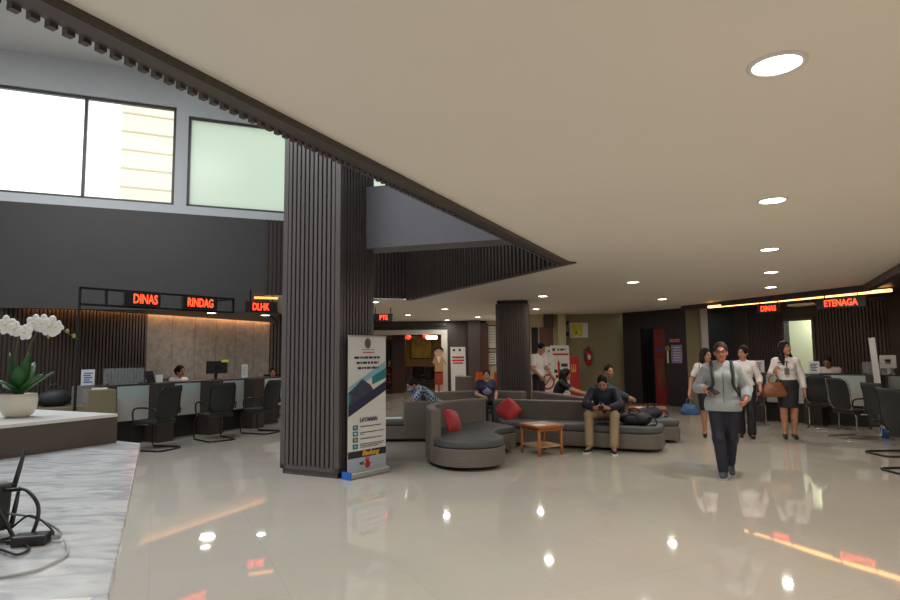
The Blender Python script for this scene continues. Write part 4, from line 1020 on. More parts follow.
for x0, x1, z, h in ((-.2, -.12, 1.55, .06), (-.08, -.03, 1.55, .06), (.04, .1, 1.55, .06), (-.06, .1, 1.22, .03), (-.12, .1, 1.1, .03)): b.add([(x0, slant(z), z-h/2), (x1, slant(z), z-h/2), (x1, slant(z), z+h/2), (x0, slant(z), z+h/2)], [(0, 1, 2, 3)])
obj('text_line', b, mat('faint_ink', rgb(120, 120, 116), .5), t)
t = thing('standing_banner', 'white banner with red bar and tall red exclamation mark', 'banner', (2.9, 16.0, 0), -4)
m = MB(); m.box((0, 0, .86), (.5, .01, 1.68)); obj('panel', m, M_vin, t)
m = MB(); m.box((0, .02, .02), (.5, .2, .04)); obj('foot', m, M_steel, t)
xz(t, 'red_bar', rect(-.23, .23, 1.44, 1.49), -.007, PRED); xz(t, 'emblem', circ(-.16, 1.59, .04), -.007, INK); lines(t, [(-.06, .16, 1.59, .05)], INK)
xz(t, 'exclamation_mark', [(-.07, 1.24), (-.03, 1.32), (.0, 1.24), (-.02, .72), (-.05, .72)], -.0075, PRED); xz(t, 'exclamation_dot', circ(-.035, .64, .035), -.0075, PRED)
lines(t, [(.03, .2, 1.18, .085), (-.18, .22, 1.02, .085), (-.12, .2, .88, .085), (.02, .18, .73, .085)], INK, 'slogan', -.007)
lines(t, [(-.2, .2, .52, .02), (-.2, .2, .46, .02)], mat('faint_ink', (0, 0, 0)))
t = thing('standing_banner', 'slim white banner with red heading by the brown pier', 'banner', (.24, 17.2, 0), 12)
m = MB(); m.add([(-.22, .0, .02), (.22, .0, .02), (.22, .14, 1.7), (-.22, .14, 1.7)], [(0, 1, 2, 3)]); obj('panel', m, M_vin, t)
m = MB(); m.tube([(0, .15, 1.6), (0, .5, 0)], .012, 6); obj('stand', m, M_steel, t)
sl2 = lambda z: .14*(z-.02)/1.68-.006
def slab(name, x0, x1, z0, z1, mm):
    b = MB(); b.add([(x0, sl2(z0), z0), (x1, sl2(z0), z0), (x1, sl2(z1), z1), (x0, sl2(z1), z1)], [(0, 1, 2, 3)]); obj(name, b, mm, t)
slab('emblem', -.15, -.08, 1.58, 1.64, INK); slab('emblem', .02, .09, 1.58, 1.64, INK); slab('red_heading', -.18, .18, 1.38, 1.43, PRED); slab('red_heading', -.18, .18, 1.29, 1.34, PRED); slab('red_heading', -.16, .14, 1.22, 1.26, PRED)
for x0, x1, z0, z1 in ((-.1, .12, .86, .88), (-.1, .12, .55, .57), (-.1, -.08, .55, .88), (.1, .12, .55, .88)): slab('box_outline', x0, x1, z0, z1, mat('print_green', rgb(110, 130, 110), .5))
t = thing('sign_stand', 'red board with gold emblem below the fire extinguisher', 'sign', (3.68, 18.1, 0), 0)
m = MB(); m.box((0, 0, .72), (.37, .04, 1.32)); obj('board', m, mat('red_board', rgb(176, 24, 28), .45), t, bevel=.005); m = MB(); m.box((0, 0, .03), (.3, .3, .06)); obj('foot', m, M_steel, t)
b = MB()
for x in (-.06, 0, .06): b.poly([(x-.02, -.023, 1.0), (x+.02, -.023, 1.0), (x+.014, -.023, 1.16), (x-.014, -.023, 1.16)])
b.poly([(-.08, -.023, .93), (.08, -.023, .93), (.08, -.023, 1.02), (-.08, -.023, 1.02)]); obj('emblem', b, PYEL, t)
t = thing('leaning_banner', 'narrow banner stand seen almost edge on among the chairs', 'banner', (7.86, 11.15, 0), 64)
m = MB(); m.box((0, 0, .9), (.6, .008, 1.66), rx=-3); obj('panel', m, M_vin, t); m = MB(); m.box((.02, -.006, .75), (.5, .004, .7), rx=-3); obj('photo', m, mat('banner_photo', rgb(110, 130, 140), .5, noise=(9, .5)), t)
m = MB(); m.box((0, 0, .03), (.62, .16, .06)); obj('foot', m, _M['aluminium'], t)

# wall fittings
t = thing('fire_extinguisher', 'red fire extinguisher hanging on the olive wall', 'extinguisher', (4.26, 18.6, 1.12))
m = MB(); m.lathe([(.0, 0), (.07, .0), (.085, .03), (.085, .38), (.06, .45), (.03, .47), (.03, .5)], n=18); obj('cylinder', m, mat('extinguisher_red', rgb(170, 24, 24), .3), t, True)
m = MB(); m.box((0, -.03, .54), (.04, .12, .03)); m.box((0, -.02, .51), (.05, .05, .05)); obj('handle', m, M_black, t)
m = MB(); m.tube(smooth_pts([(-.03, 0, .5), (-.13, -.02, .45), (-.13, -.02, .2), (-.1, -.02, .1)]), .014, 6); obj('hose', m, M_black, t, True)
m = MB(); m.box((0, -.087, .24), (.08, .004, .14)); obj('sticker', m, M_vin, t)
def wall_frame(name, label, cat, loc, rz, w, h, frame_m, face_m, extra=None, fr=.03):
    t = thing(name, label, cat, loc, rz)
    m = MB(); m.box((0, 0, h/2-fr/2), (w, .03, fr)); m.box((0, 0, -h/2+fr/2), (w, .03, fr)); m.box((w/2-fr/2, 0, 0), (fr, .03, h)); m.box((-w/2+fr/2, 0, 0), (fr, .03, h)); obj('frame', m, frame_m, t)
    m = MB(); m.box((0, .005, 0), (w-fr*1.5, .012, h-fr*1.5)); obj('sheet', m, face_m, t)
    if extra: extra(t)
    return t
PAP = _M['paper']
wall_frame('wall_map', 'yellow map in a pale frame on the olive wall', 'map', (4.0, 18.67, 2.2), 0, .56, .46, M_white, mat('map_yellow', rgb(196, 190, 50), .5, noise=(6, .2)), lambda t: (xz(t, 'white_margin', rect(.12, .25, -.2, .2), -.004, M_vin), xz(t, 'map_mark', circ(-.08, -.08, .05), -.004, mat('map_olive', rgb(140, 130, 50), .5))))
wall_frame('framed_notice', 'large framed notice sheet on the cream wall beside the slim column', 'notice', (1.52, 21.97, 2.1), 0, .34, .86, M_black, M_vin, lambda t: lines(t, [(-.1, .1, .3-.1*i, .02) for i in range(6)], mat('faint_ink', (0, 0, 0)), y=-.005))
wall_frame('framed_notice', 'smaller framed notice under the large one on the cream wall', 'notice', (1.52, 21.97, 1.32), 0, .34, .48, M_black, M_vin, lambda t: lines(t, [(-.1, .1, .14-.09*i, .03) for i in range(4)], INK, y=-.005))
for z, l in ((2.43, 'topmost of three small black boxes at the edge of the olive wall'), (2.09, 'middle one of three small black boxes beside the pilaster'), (1.68, 'lowest of three small black boxes, above the red board')):
    t = thing('wall_box', l, 'fitting', (3.62, 18.66, z)); m = MB(); m.box((0, 0, 0), (.12, .06, .12)); obj('case', m, M_black, t, bevel=.01); m = MB(); m.disc((0, -.032, 0), .035, 'y'); obj('dial', m, M_steel, t)  # small black boxes on the wall, purpose unknown
def on_dw(t_, z): p = Vector(DWp(t_))+Vector((-.839, -.545))*.02; return (p.x, p.y, z)
wall_frame('wall_poster', 'violet and white poster on the near black wall', 'poster', on_dw(1.9, 1.44), -57, .34, .5, mat('poster_edge', rgb(150, 140, 180), .5), mat('poster_violet', rgb(120, 110, 160), .5, noise=(14, .3)), lambda t: lines(t, [(-.12, .12, .18-.07*i, .03) for i in range(6)], M_vin, y=-.004))
t = thing('door_sign', 'small pink sign strip above the violet poster', 'sign', on_dw(1.84, 1.815), -57); m = MB(); m.box((0, 0, 0), (.32, .012, .09)); obj('plate', m, mat('pink_plate', rgb(178, 116, 120), .5), t); lines(t, [(-.13, .13, 0, .03)], PRED, y=-.008)
t = thing('hanging_badge', 'gold badge on a white ribbon beside the violet poster', 'decoration', on_dw(1.6, 1.5), -57); m = MB(); m.box((0, 0, -.14), (.05, .006, .34)); obj('ribbon', m, M_vin, t); m = MB(); m.disc((0, -.004, .1), .08, 'y'); obj('badge', m, mat('old_gold', rgb(140, 120, 50), .4), t)

# exhibition room contents
t = thing('display_shelf', 'brown display shelf with goods inside the exhibition room', 'shelf', (-2.62, 24.0, 0))
m = MB(); m.box((0, .2, 1.05), (.62, .03, 2.1)); m.box((-.3, 0, 1.05), (.03, .4, 2.1)); m.box((.3, 0, 1.05), (.03, .4, 2.1)); obj('carcass', m, _M['red_brown_wood'], t)
for z in (.1, .4, .72, 1.04): 
    m = MB(); m.box((0, 0, z), (.58, .38, .03)); obj('shelf_board', m, M_wood, t)
GO = [rgb(160, 40, 36), rgb(200, 190, 160), rgb(70, 60, 50), rgb(150, 110, 60)]
for i in range(4):
    for j, z in enumerate((.4, .72, 1.04)):
        m = MB(); m.lathe([(.045, 0), (.05, .12), (.03, .17), (.03, .2)], n=10); o_ = obj('jar', m, mat('goods_%d' % ((i+j) % 4), GO[(i+j) % 4], .5), None, True); o_.location = (-2.82+.13*i, 23.95, z+.018); tag(o_, 'small %s jar on the %s board of the exhibition shelf' % (('red', 'pale', 'dark', 'tan')[(i+j) % 4], ('lower', 'middle', 'top')[j]), 'jar', 'jars on the exhibition shelf')
wall_frame('wall_picture', 'dark framed picture above the exhibition shelf', 'picture', (-2.62, 24.17, 1.7), 0, .46, .5, M_gap, mat('dark_picture', rgb(60, 56, 50), .5, noise=(6, .4)))
wall_frame('wall_picture', 'large ochre picture board at the end of the exhibition room', 'picture', (-1.35, 27.95, 1.85), 0, 1.0, 1.1, M_gap, mat('ochre_picture', rgb(196, 160, 60), .5, noise=(3, .25)))
def pend(label, loc, r, m, cat='lamp'):
    t = thing('hanging_lamp', label, cat, loc); b = MB(); b.ell((0, 0, 0), (r, r, r*.8)); obj('lamp_shade', b, m, t, True); b = MB(); b.tube([(0, 0, r*.7), (0, 0, 2.72-loc[2])], .01, 6); obj('cord', b, M_black, t)
RL = emit('red_lantern', (1.0, .05, .03), 1.6)
pend('dim red lantern over the brown exhibition column', (-1.72, 24.6, 2.2), .12, RL); pend('brighter red lantern beside the white lamp', (-1.0, 24.6, 2.25), .13, RL)
t = thing('ceiling_lamp', 'white box lamp hanging in the exhibition room', 'lamp', (-.75, 24.2, 2.17)); m = MB(); m.box((0, 0, 0), (.46, .3, .14)); obj('lamp_shade', m, emit('white_lamp', (1, .97, .9), 3.0), t, bevel=.03); m = MB(); m.tube([(0, 0, .07), (0, 0, .55)], .01, 6); obj('cord', m, M_black, t)
t = thing('cabinet', 'dark low cabinet under the ochre picture board', 'cabinet', (-1.3, 26.5, 0)); m = MB(); m.box((0, 0, .5), (1.3, .6, 1.0)); obj('carcass', m, _M['red_brown_wood'], t, bevel=.01)
for x in (-.33, .33): 
    m = MB(); m.box((x, -.31, .5), (.6, .02, .9)); d_ = obj('door', m, M_brown, t); m = MB(); m.box((x-.2*(1 if x > 0 else -1), -.33, .55), (.02, .02, .1)); obj('handle', m, M_chrome, d_)
dup(c0, (-1.25, 24.6, 0), 170, 'dark chair inside the exhibition room, its back to the hall')
dup(c0, (-.85, 23.6, 0), 200, 'dark chair beside the cardboard figure')
t = thing('standee', 'flat cut-out figure of a boy in scout uniform', 'standee', (-.42, 21.5, 0), 0)
def st_(name, poly, m, y=0): b = MB(); b.prism([(x, z) for x, z in poly], -.006, .006); b.v = [(x, y+zz, z) for x, z, zz in b.v]; return obj(name, b, m, t)
st_('legs', [(-.14, .05), (-.04, .05), (-.02, .5), (.02, .5), (.04, .05), (.14, .05), (.13, .55), (-.13, .55)], SKIN_L); st_('shorts', [(-.15, .42), (-.01, .42), (0, .6), (.01, .42), (.15, .42), (.15, .88), (-.15, .88)], mat('standee_red', rgb(150, 46, 26), .5), -.014)
st_('shirt', [(-.15, .84), (.15, .84), (.17, 1.2), (.25, 1.1), (.27, 1.16), (.14, 1.42), (-.14, 1.42), (-.24, 1.2), (-.14, 1.16)], mat('standee_tan', rgb(176, 136, 88), .5), -.014); st_('scarf', [(-.08, 1.42), (.08, 1.42), (.02, 1.18), (-.02, 1.18)], mat('standee_white', rgb(216, 200, 190), .5), -.028)
st_('head', circ(0, 1.58, .17, 24, .17), SKIN_L); st_('hair', [(.18*math.cos(rad(a)), 1.6+.18*math.sin(rad(a))) for a in range(-10, 191, 10)]+[(-.1, 1.66), (0, 1.7), (.1, 1.66)], HAIR, -.014)
st_('shoe', [(-.17, 0), (-.03, 0), (-.03, .07), (-.14, .07)], M_black, -.014); st_('shoe', [(.17, 0), (.03, 0), (.03, .07), (.14, .07)], M_black, -.014)
for q in (-1, 1): st_('sock', [(q*.04, .07), (q*.14, .07), (q*.14, .2), (q*.04, .2)], M_vin, -.014); st_('eye', circ(q*.06, 1.58, .02, 10), INK, -.014)

# ------------------------------------------------------------------ people
GREYH = mat('grey_fleece', rgb(150, 156, 158), .75, sheen=.3, noise=(26, .06)); NAVYT = mat('navy_denim', rgb(26, 28, 42), .7, noise=(30, .12)); WSH = mat('white_shirt', rgb(222, 214, 210), .6, noise=(7, .03)); BLK = mat('black_cloth', rgb(22, 22, 28), .65, noise=(10, .15))
SHOEG = mat('grey_shoe', rgb(70, 72, 76), .6); SHOEB = mat('black_shoe', rgb(20, 18, 20), .3); KHA = mat('khaki', rgb(148, 126, 94), .65, noise=(10, .07)); NSW = mat('navy_sweater', rgb(24, 27, 40), .7, noise=(30, .12)); GRN = mat('dark_green_jacket', rgb(26, 46, 46), .6, noise=(9, .12)); NTEE = mat('navy_tee', rgb(30, 32, 62), .65)
def plaid():
    m = mat('blue_plaid', rgb(150, 160, 180), .65); nt = m.node_tree; b = nt.nodes['Principled BSDF']
    tc = nt.nodes.new('ShaderNodeTexCoord'); ck = nt.nodes.new('ShaderNodeTexChecker'); ck.inputs['Scale'].default_value = 26; ck.inputs['Color1'].default_value = (*rgb(170, 184, 206), 1); ck.inputs['Color2'].default_value = (*rgb(40, 48, 78), 1)
    nt.links.new(tc.outputs['Object'], ck.inputs['Vector']); nt.links.new(ck.outputs['Color'], b.inputs['Base Color']); return m
def phone(label, loc, rot, m=M_black):
    b = MB(); b.box((0, 0, 0), (.075, .15, .01)); o = bpy.data.objects.new('phone', None); COL.objects.link(o); o.location = loc; o.rotation_euler = tuple(rad(a) for a in rot); tag(o, label, 'phone')
    obj('case', b, m, o, bevel=.004); b = MB(); b.box((0, 0, .006), (.066, .135, .002)); obj('screen', b, mat('phone_glass', rgb(30, 34, 44), .1), o); return o
def local(t, p):
    c_, s_ = math.cos(t.rotation_euler.z), math.sin(t.rotation_euler.z)
    return (t.location.x+c_*p[0]-s_*p[1], t.location.y+s_*p[0]+c_*p[1], t.location.z+p[2])
# the walker in front
t, J, s, X = person('person in grey zip hoodie and glasses walking ahead, phone in hand', (3.325, 7.42, 0), -20, 1.61,
    dict(pelvis=(0, .0, .9), shL=(.16, .012, 1.31), shR=(-.16, .012, 1.31), elR=(-.275, .06, 1.08), wrR=(-.2, -.17, 1.075), elL=(.285, .08, 1.07), wrL=(.25, -.14, .96),
         knR=(-.075, -.11, .47), anR=(-.045, -.14, .09), toR=(-.06, -.28, .035), hipL=(.085, .0, .87), hipR=(-.085, 0, .87), knL=(.08, .0, .46), anL=(.06, .14, .14), toL=(.07, .03, .03)),
    bulk=1.15, skin=mat('skin_ruddy', rgb(192, 126, 100), .5, noise=(14, .07)), head=(-3, 2), top=dict(mat=GREYH, name='hoodie', hem=-.1, hood=True, sleeve=1.93, g=.022), bottom=dict(kind='trousers', mat=NAVYT, cuff=.06),
    hair=dict(style='short', mat=HAIR_B), shoe=dict(mat=SHOEG, r=.05, sole=mat('sole_grey', rgb(150, 150, 150), .6)), hands=dict(R=dict(d=(.75, -.6, -.2), n=(.3, .2, -.9), thumb=-1, curl=55), L=dict(d=(-.25, -.75, -.55), n=(-.8, .1, .1), curl=75)), vox=.0065)
H = X['H']; m = MB()
for q in (-1, 1): m.tube([tuple(H((.031*q+.024*math.cos(a), -.099, .002+.018*math.sin(a)))) for a in [2*PI*k/16 for k in range(16)]], .0028*s, 5, True); m.tube([tuple(H((.055*q, -.097, .005))), tuple(H((.076*q, -.01, .0)))], .0028*s, 5)
m.tube([tuple(H((-.008, -.103, .004))), tuple(H((.008, -.103, .004)))], .0028*s, 5); obj('glasses', m, M_black, t, True)
m = MB(); N_, P_, bk, up = X['N'], X['P'], X['bk'], X['up']
zf = [P_+(N_-P_)*u-bk*(.16+.036*math.sin(max(u, 0)*3.0)) for u in (-.2, -.05, .1, .25, .4, .6, .78)]; m.tube([tuple(p) for p in zf], .0035, 5); obj('zip', m, M_steel, t, True)
bp = thing('backpack', 'dark green backpack worn by the person in the grey hoodie', 'bag', tuple(t.location), -20)
for q in (-1, 1):
    m = MB(); m.tube(smooth_pts([tuple(X['side']*q*.115+p) for p in (N_*0+np.array((0, .16, 1.28))*s, np.array((0, .08, 1.4))*s, np.array((0, -.055, 1.385))*s, np.array((0, -.155, 1.26))*s, np.array((0, -.15, 1.12))*s)]+[tuple(X['side']*q*.19+np.array((0, -.04, 1.0))*s), tuple(X['side']*q*.14+np.array((0, .16, .98))*s)]), .018, 8)
    obj('strap', m, mat('olive_strap', rgb(48, 54, 44), .7), bp, True)
S = SDF(); S.ell((0, .24, 1.12), (.15, .09, .22), None, .04); S.ell((0, .28, 1.03), (.13, .08, .13), None, .04); sobj('body', S, .012, _M['olive_strap'], bp)
pw = J['wrR']; phone('black phone in the walking person\'s hand', local(t, tuple(pw+np.array((.075, -.085, -.015)))), (28, -15, 35))
# woman with the blue handbag
t, J, s, X = person('woman in white short-sleeved shirt and dark skirt carrying a blue handbag', (4.56, 10.77, 0), -18, 1.55,
    dict(elR=(-.27, .05, 1.06), wrR=(-.32, -.03, .82), knR=(-.08, -.05, .48), anR=(-.08, -.02, .1), toR=(-.09, -.15, .03), anL=(.09, .1, .12), toL=(.1, -.03, .03), elL=(.23, .05, 1.08), wrL=(.16, -.15, 1.0)),
    bulk=1.05, head=(42, 2), top=dict(mat=WSH, sleeve=.75, hem=-.03), bottom=dict(kind='skirt', mat=BLK, hem=.5), hair=dict(style='bob'), shoe=dict(mat=SHOEB, high=False), hands=dict(R=dict(curl=85)), vox=.0075)
def handbag(label, loc, rz, m, w, d, h, hh):
    b = thing('handbag', label, 'bag', loc, rz)
    S = SDF(); S.ell((0, 0, h*.42), (w*.5, d*.5, h*.5), None, .03); S.cap((-w*.36, 0, h*.22), (w*.36, 0, h*.22), d*.42, k=.03); S.cap((-w*.28, 0, h*.8), (w*.28, 0, h*.8), d*.2, k=.04); S.cut((0, 0, 0), (0, 0, -1)); sobj('body', S, .008, m, b)
    for q in (-1, 1): k = MB(); k.tube(smooth_pts([(-w*.22, q*d*.12, h*.85), (-w*.18, q*d*.08, h+hh*.6), (0, 0, h+hh), (w*.18, q*d*.08, h+hh*.6), (w*.22, q*d*.12, h*.85)]), .008, 6); obj('handle', k, m, b, True)
    return b
hp = local(t, tuple(J['wrR']+np.array((0, -.0, -.09)))); handbag('blue handbag hanging from the woman\'s hand', (hp[0], hp[1], hp[2]-.30), -10, mat('blue_leather', rgb(50, 86, 130), .45, noise=(8, .15)), .3, .15, .2, .1)
m = MB(); m.tube(smooth_pts([tuple(X['side']*-.12+X['N']*1.0-X['up']*.0), tuple(X['P']+X['up']*.3-X['bk']*.15-X['side']*.13), tuple(X['P']+X['up']*.05-X['bk']*.12-X['side']*.18)]), .007, 6); obj('shoulder_strap', m, BLK, t, True)
# woman between
t, J, s, X = person('woman in white shirt and black trousers smiling towards the hooded walker', (5.15, 10.62, 0), -22, 1.59,
    dict(elL=(.25, .04, 1.07), wrL=(.24, -.17, .88), elR=(-.22, .05, 1.06), wrR=(-.2, -.06, .84), knL=(.085, -.06, .48), anL=(.08, -.04, .09), toL=(.09, -.18, .03), anR=(-.08, .08, .11), toR=(-.09, -.05, .03)),
    bulk=1.0, head=(-38, 4), top=dict(mat=WSH, sleeve=1.45, hem=-.06), bottom=dict(kind='trousers', mat=BLK, cuff=.075), hair=dict(style='tied'), shoe=dict(mat=SHOEB, high=False), hands=dict(L=dict(curl=60)), vox=.0075)
# woman with lanyard
t, J, s, X = person('woman with long black hair, lanyard badge and black pencil skirt', (5.8, 10.45, 0), -24, 1.66,
    dict(elR=(-.23, .04, 1.1), wrR=(-.19, -.2, 1.14), elL=(.23, .05, 1.07), wrL=(.25, -.04, .82), knR=(-.07, -.03, .48), anR=(-.065, -.0, .12), toR=(-.075, -.12, .03), anL=(.075, .03, .12), toL=(.09, -.09, .03)),
    bulk=1.0, head=(40, -8), top=dict(mat=WSH, sleeve=1.85, hem=.03), bottom=dict(kind='skirt', mat=BLK, hem=.53), hair=dict(style='long'), shoe=dict(mat=SHOEB, high=False), hands=dict(R=dict(curl=80, d=(.1, -.5, .5)), L=dict(curl=30)), vox=.0075)
m = MB(); fr = X['N']*1.0; ft = X['P']+X['up']*.26-X['bk']*.14
for q in (-1, 1): m.tube(smooth_pts([tuple(fr+X['side']*q*.06+X['bk']*.03), tuple(fr+X['side']*q*.05-X['bk']*.1-X['up']*.09), tuple(ft+X['up']*.12-X['bk']*.02), tuple(ft-X['bk']*.01)]), .005, 6)
ly = obj('lanyard', m, BLK, t, True); m = MB(); m.box(tuple(ft-X['bk']*.022-X['up']*.05), (.075, .006, .11)); obj('badge', m, mat('badge_grey', rgb(92, 84, 88), .4), ly)
m = MB(); m.box(tuple(X['P']+X['up']*.36-X['bk']*.155-X['side']*.09), (.09, .006, .022)); obj('name_tag', m, M_black, t)
hp = local(t, tuple(J['wrR']+np.array((.0, .06, -.03)))); handbag('brown leather handbag hung on the forearm of the woman with lanyard', (hp[0]-.02, hp[1], hp[2]-.4), -8, mat('tan_leather', rgb(132, 80, 44), .45, noise=(7, .25)), .36, .18, .26, .13)
# seated man with phone
SIT = dict(pelvis=(0, .0, .5), neck=(0, .02, .935), head=(0, -.025, 1.09), shL=(.165, .02, .895), shR=(-.165, .02, .895), elL=(.22, -.02, .64), elR=(-.22, -.02, .64), wrL=(.12, -.24, .6), wrR=(-.12, -.24, .6),
           hipL=(.085, -.02, .48), hipR=(-.085, -.02, .48), knL=(.1, -.44, .49), knR=(-.1, -.44, .49), anL=(.1, -.44, .085), anR=(-.1, -.44, .085), toL=(.11, -.58, .03), toR=(-.11, -.58, .03))
t, J, s, X = person('man in navy sweater and khaki trousers bent over his phone on the sofa', (2.46, 9.72, 0), -20, 1.66,
    dict(SIT, pelvis=(0, .03, .5), neck=(0, -.13, .9), head=(0, -.235, 1.0), shL=(.175, -.12, .85), shR=(-.175, -.12, .85), elL=(.26, -.3, .66), elR=(-.26, -.3, .66), wrL=(.1, -.45, .62), wrR=(-.1, -.45, .62),
         hipL=(.09, 0, .48), hipR=(-.09, 0, .48), knL=(.185, -.43, .51), knR=(-.2, -.42, .51), anL=(.17, -.55, .09), anR=(-.19, -.53, .09), toL=(.2, -.75, .035), toR=(-.22, -.73, .035)),
    bulk=1.08, female=False, head=(4, 33), top=dict(mat=NSW, name='sweater', hem=-.05, sleeve=1.92, collar=False, g=.018), bottom=dict(kind='trousers', mat=KHA, cuff=.066, len=.93), hair=dict(style='short'),
    shoe=dict(mat=mat('navy_canvas', rgb(30, 34, 54), .6), sole=mat('white_sole', rgb(206, 204, 200), .5), high=False, r=.054), hands=dict(L=dict(d=(-.6, -.6, .15), n=(-.5, .4, .6), curl=70, thumb=1), R=dict(d=(.6, -.6, .15), n=(.5, .4, .6), curl=70, thumb=-1)), vox=.0065, lift=.03)
phone('black phone held by the seated man in navy', local(t, (0, -.53, .685)), (52, 0, -18))
# man in the green jacket
person('man in dark green jacket leaning forward past the sofa back', (2.76, 11.5, 0), 72, 1.68,
    dict(SIT, neck=(0, -.16, .93), head=(0, -.24, 1.085), shL=(.18, -.14, .89), shR=(-.18, -.14, .89), elL=(.24, -.34, .68), elR=(-.26, -.34, .7), wrL=(.16, -.55, .6), wrR=(-.17, -.58, .6)),
    bulk=1.08, female=False, head=(-55, 4), top=dict(mat=GRN, name='jacket', hem=-.05, sleeve=1.95, g=.02), bottom=dict(kind='trousers', mat=BLK), hair=dict(style='short'), shoe=dict(mat=SHOEB), vox=.0085, lift=.05)
person('person with black hair and dark top sitting below the tall banners', (2.2, 12.75, 0), 75, 1.6,
    dict(SIT, neck=(0, -.16, .9), head=(0, -.24, 1.03), shL=(.17, -.14, .865), shR=(-.17, -.14, .865), elL=(.2, -.36, .7), elR=(-.2, -.36, .7), wrL=(.08, -.58, .64), wrR=(-.1, -.6, .62)),
    head=(-5, 10), top=dict(mat=BLK, hem=-.05, sleeve=.8), bottom=dict(kind='trousers', mat=BLK), hair=dict(style='long'), shoe=dict(mat=SHOEB), vox=.0085, lift=.05)
person('man in white shirt and black trousers standing beside the slim column', (2.12, 14.6, 0), 42, 1.75,
    dict(neck=(0, -.03, 1.37), head=(0, -.09, 1.52), shL=(.185, -.02, 1.33), shR=(-.185, -.02, 1.33), elL=(.23, -.06, 1.07), wrL=(.2, -.24, .88), elR=(-.23, -.04, 1.06), wrR=(-.2, -.22, .9)), bulk=1.05, female=False, head=(8, 22), top=dict(mat=WSH, sleeve=.8, hem=-.04), bottom=dict(kind='trousers', mat=BLK), hair=dict(style='short'), shoe=dict(mat=SHOEB), vox=.0085)
t, J, s, X = person('man in blue checked shirt and face mask bending over on the sofa', (-.24, 10.98, 0), -82, 1.66,
    dict(SIT, neck=(0, -.35, .84), head=(0, -.47, .9), shL=(.17, -.32, .81), shR=(-.17, -.32, .81), elL=(.22, -.45, .6), elR=(-.24, -.42, .62), wrL=(.05, -.5, .55), wrR=(-.3, -.3, .56),
         knL=(-.3, -.2, .49), knR=(-.36, .04, .49), anL=(-.43, -.22, .085), anR=(-.46, .04, .085), toL=(-.56, -.26, .03), toR=(-.6, .02, .03)),
    bulk=1.05, female=False, head=(22, 30), top=dict(mat=plaid(), hem=-.05, sleeve=.85), bottom=dict(kind='trousers', mat=BLK), hair=dict(style='short'), shoe=dict(mat=SHOEB), vox=.0085, lift=.05)
S = SDF(); S.ell(X['H']((0, -.045, -.055)), np.array((.064, .068, .055))*s, X['Rh']); sobj('face_mask', S, .008, mat('mask_blue', rgb(90, 160, 205), .6), t)
t, J, s, X = person('woman in navy T-shirt with white print sitting before the tufted bench', (.74, 12.72, 0), 6, 1.52, dict(SIT, neck=(0, -.03, .93), head=(0, -.08, 1.08), wrL=(.16, -.34, .58), wrR=(-.12, -.3, .6)), bulk=1.12,
    skin=mat('skin_pale', rgb(198, 150, 128), .5), head=(-10, 8), top=dict(mat=NTEE, sleeve=.75, hem=-.05, collar=False), bottom=dict(kind='trousers', mat=BLK), hair=dict(style='tied', mat=HAIR_B), shoe=dict(mat=SHOEB), vox=.0085, lift=.07)
b = MB(); b.ell(tuple(X['P']+X['up']*.2-X['bk']*.125), (.1, .03, .08)); obj('shirt_print', b, mat('print_pale', rgb(130, 130, 150), .6, noise=(40, .5)), t, True)
# clerks behind the desks
UP = {k: (v[0]*(.82 if k[:2] == 'el' else 1), v[1], v[2]+(.11 if k[:2] in ('pe', 'ne', 'he', 'sh', 'el', 'wr', 'hi', 'kn') else 0)) for k, v in SIT.items()}
person('clerk in white blouse seen in profile behind the reception desk', (-5.84, 13.0, 0), 62, 1.63, UP, head=(8, 2), top=dict(mat=WSH, sleeve=1.8), bottom=dict(kind='trousers', mat=BLK), hair=dict(style='bun'), shoe=dict(mat=SHOEB), vox=.0095)
person('clerk behind the last reception desk, half hidden by a chair', (-4.42, 15.0, 0), 20, 1.5, UP, head=(0, 6), top=dict(mat=WSH, sleeve=1.8), bottom=dict(kind='trousers', mat=BLK), hair=dict(style='tied', mat=HAIR_B), shoe=dict(mat=SHOEB), vox=.0095)
person('clerk with bowed head in white shirt behind the second desks', (8.3, 13.22, 0), -44, 1.68, dict(UP, neck=(0, -.08, 1.03), head=(0, -.19, 1.17), shL=(.17, -.06, .99), shR=(-.17, -.06, .99)), lift=.07, female=False, head=(0, 28), top=dict(mat=WSH, sleeve=1.8), bottom=dict(kind='trousers', mat=BLK), hair=dict(style='short', mat=HAIR_B), shoe=dict(mat=SHOEB), vox=.0095)
LAMP_W = 22

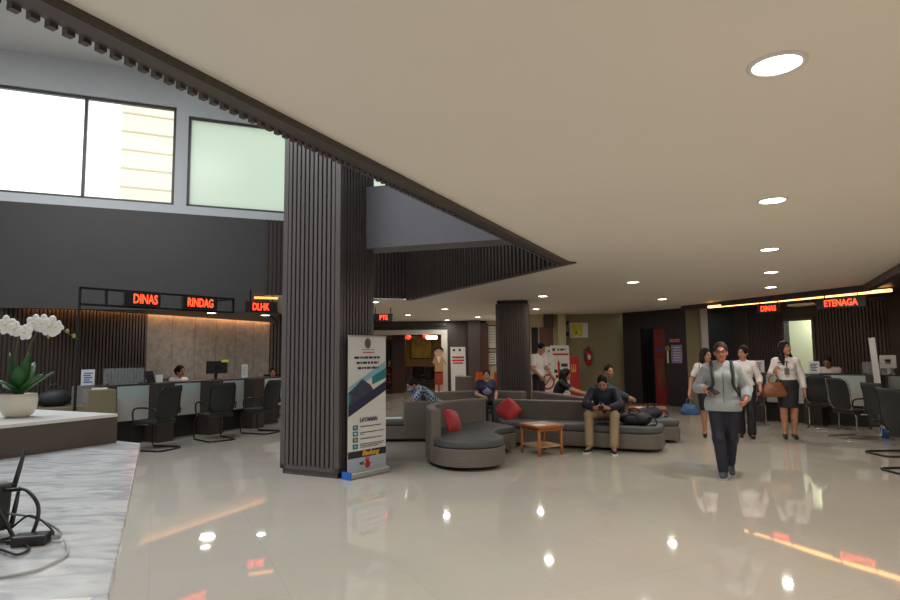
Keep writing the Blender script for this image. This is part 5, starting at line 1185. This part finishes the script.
# ------------------------------------------------------------------ camera, light
cam = bpy.data.cameras.new('camera'); cam.sensor_width = 36; cam.lens = 24; cam.clip_start = .05
co = bpy.data.objects.new('camera', cam); COL.objects.link(co)
P_ = math.atan(54/600); R_ = .0093
fw = Vector((0, math.cos(P_), math.sin(P_))); r0 = Vector((1, 0, 0)); u0 = r0.cross(fw)
rr = r0*math.cos(R_)-u0*math.sin(R_); uu = r0*math.sin(R_)+u0*math.cos(R_)
co.matrix_world = Matrix(((rr.x, uu.x, -fw.x, 0), (rr.y, uu.y, -fw.y, 0), (rr.z, uu.z, -fw.z, 1.5), (0, 0, 0, 1)))
SC.camera = co
wd_ = bpy.data.worlds.new('sky'); SC.world = wd_; wd_.use_nodes = True
bg = wd_.node_tree.nodes['Background']; bg.inputs['Color'].default_value = (.93, .97, 1.0, 1); bg.inputs['Strength'].default_value = 2.2
def area(name, loc, size, power, color, rot=(0, 0, 0), shape='DISK', sy=None, spread=180):
    l = bpy.data.lights.new(name, 'AREA'); l.energy = power; l.color = color; l.shape = shape; l.size = size; l.spread = rad(spread)
    if sy: l.size_y = sy
    o = bpy.data.objects.new(name, l); COL.objects.link(o); o.location = loc; o.rotation_euler = tuple(rad(a) for a in rot)
    return o
for i, (x, y, z) in enumerate(LAMPS):
    area('downlight_and_fill', (x, y, z-.03),   .13, LAMP_W*(.72 if y > 12 else .9 if y > 9 else 1.0), (1.0, .95, .89))
for x, y in ((2.2, .2), (4.6, 1.4), (.4, -2.2), (6.5, 4.0), (3.6, -1.5), (-1.0, -2.5)):
    area('downlight_and_fill', (x, y, 2.66), .13, LAMP_W*1.8, (1.0, .94, .88))  # extra fill lamps added out of view to brighten ceiling and floor
area('atrium_fill', (-4.5, 5.0, 6.9), 5.0, 540, (.9, .95, 1.0), shape='SQUARE')  # added unseen area lamp below the void's ceiling, standing in for daylight
area('exhibition_lamp', (-1.0, 24.5, 2.65), 1.2, 28, (1.0, .85, .6))
area('recess_lamp', (-5.3, 13.4, 2.4), .3, 12, (1.0, .92, .82))
area('door_room_lamp', (9.6, 15.6, 2.6), .6, 30, (1.0, .97, .85))
SC.view_settings.view_transform = 'Standard'; SC.view_settings.look = 'None'; SC.view_settings.exposure = 0.0; SC.view_settings.gamma = 1.0
SC.cycles.use_denoising = True
SC.cycles.max_bounces = 8; SC.cycles.diffuse_bounces = 5; SC.cycles.glossy_bounces = 4; SC.cycles.transparent_max_bounces = 12
SC.cycles.sample_clamp_indirect = 8.0
SC.cycles.caustics_reflective = False; SC.cycles.caustics_refractive = False
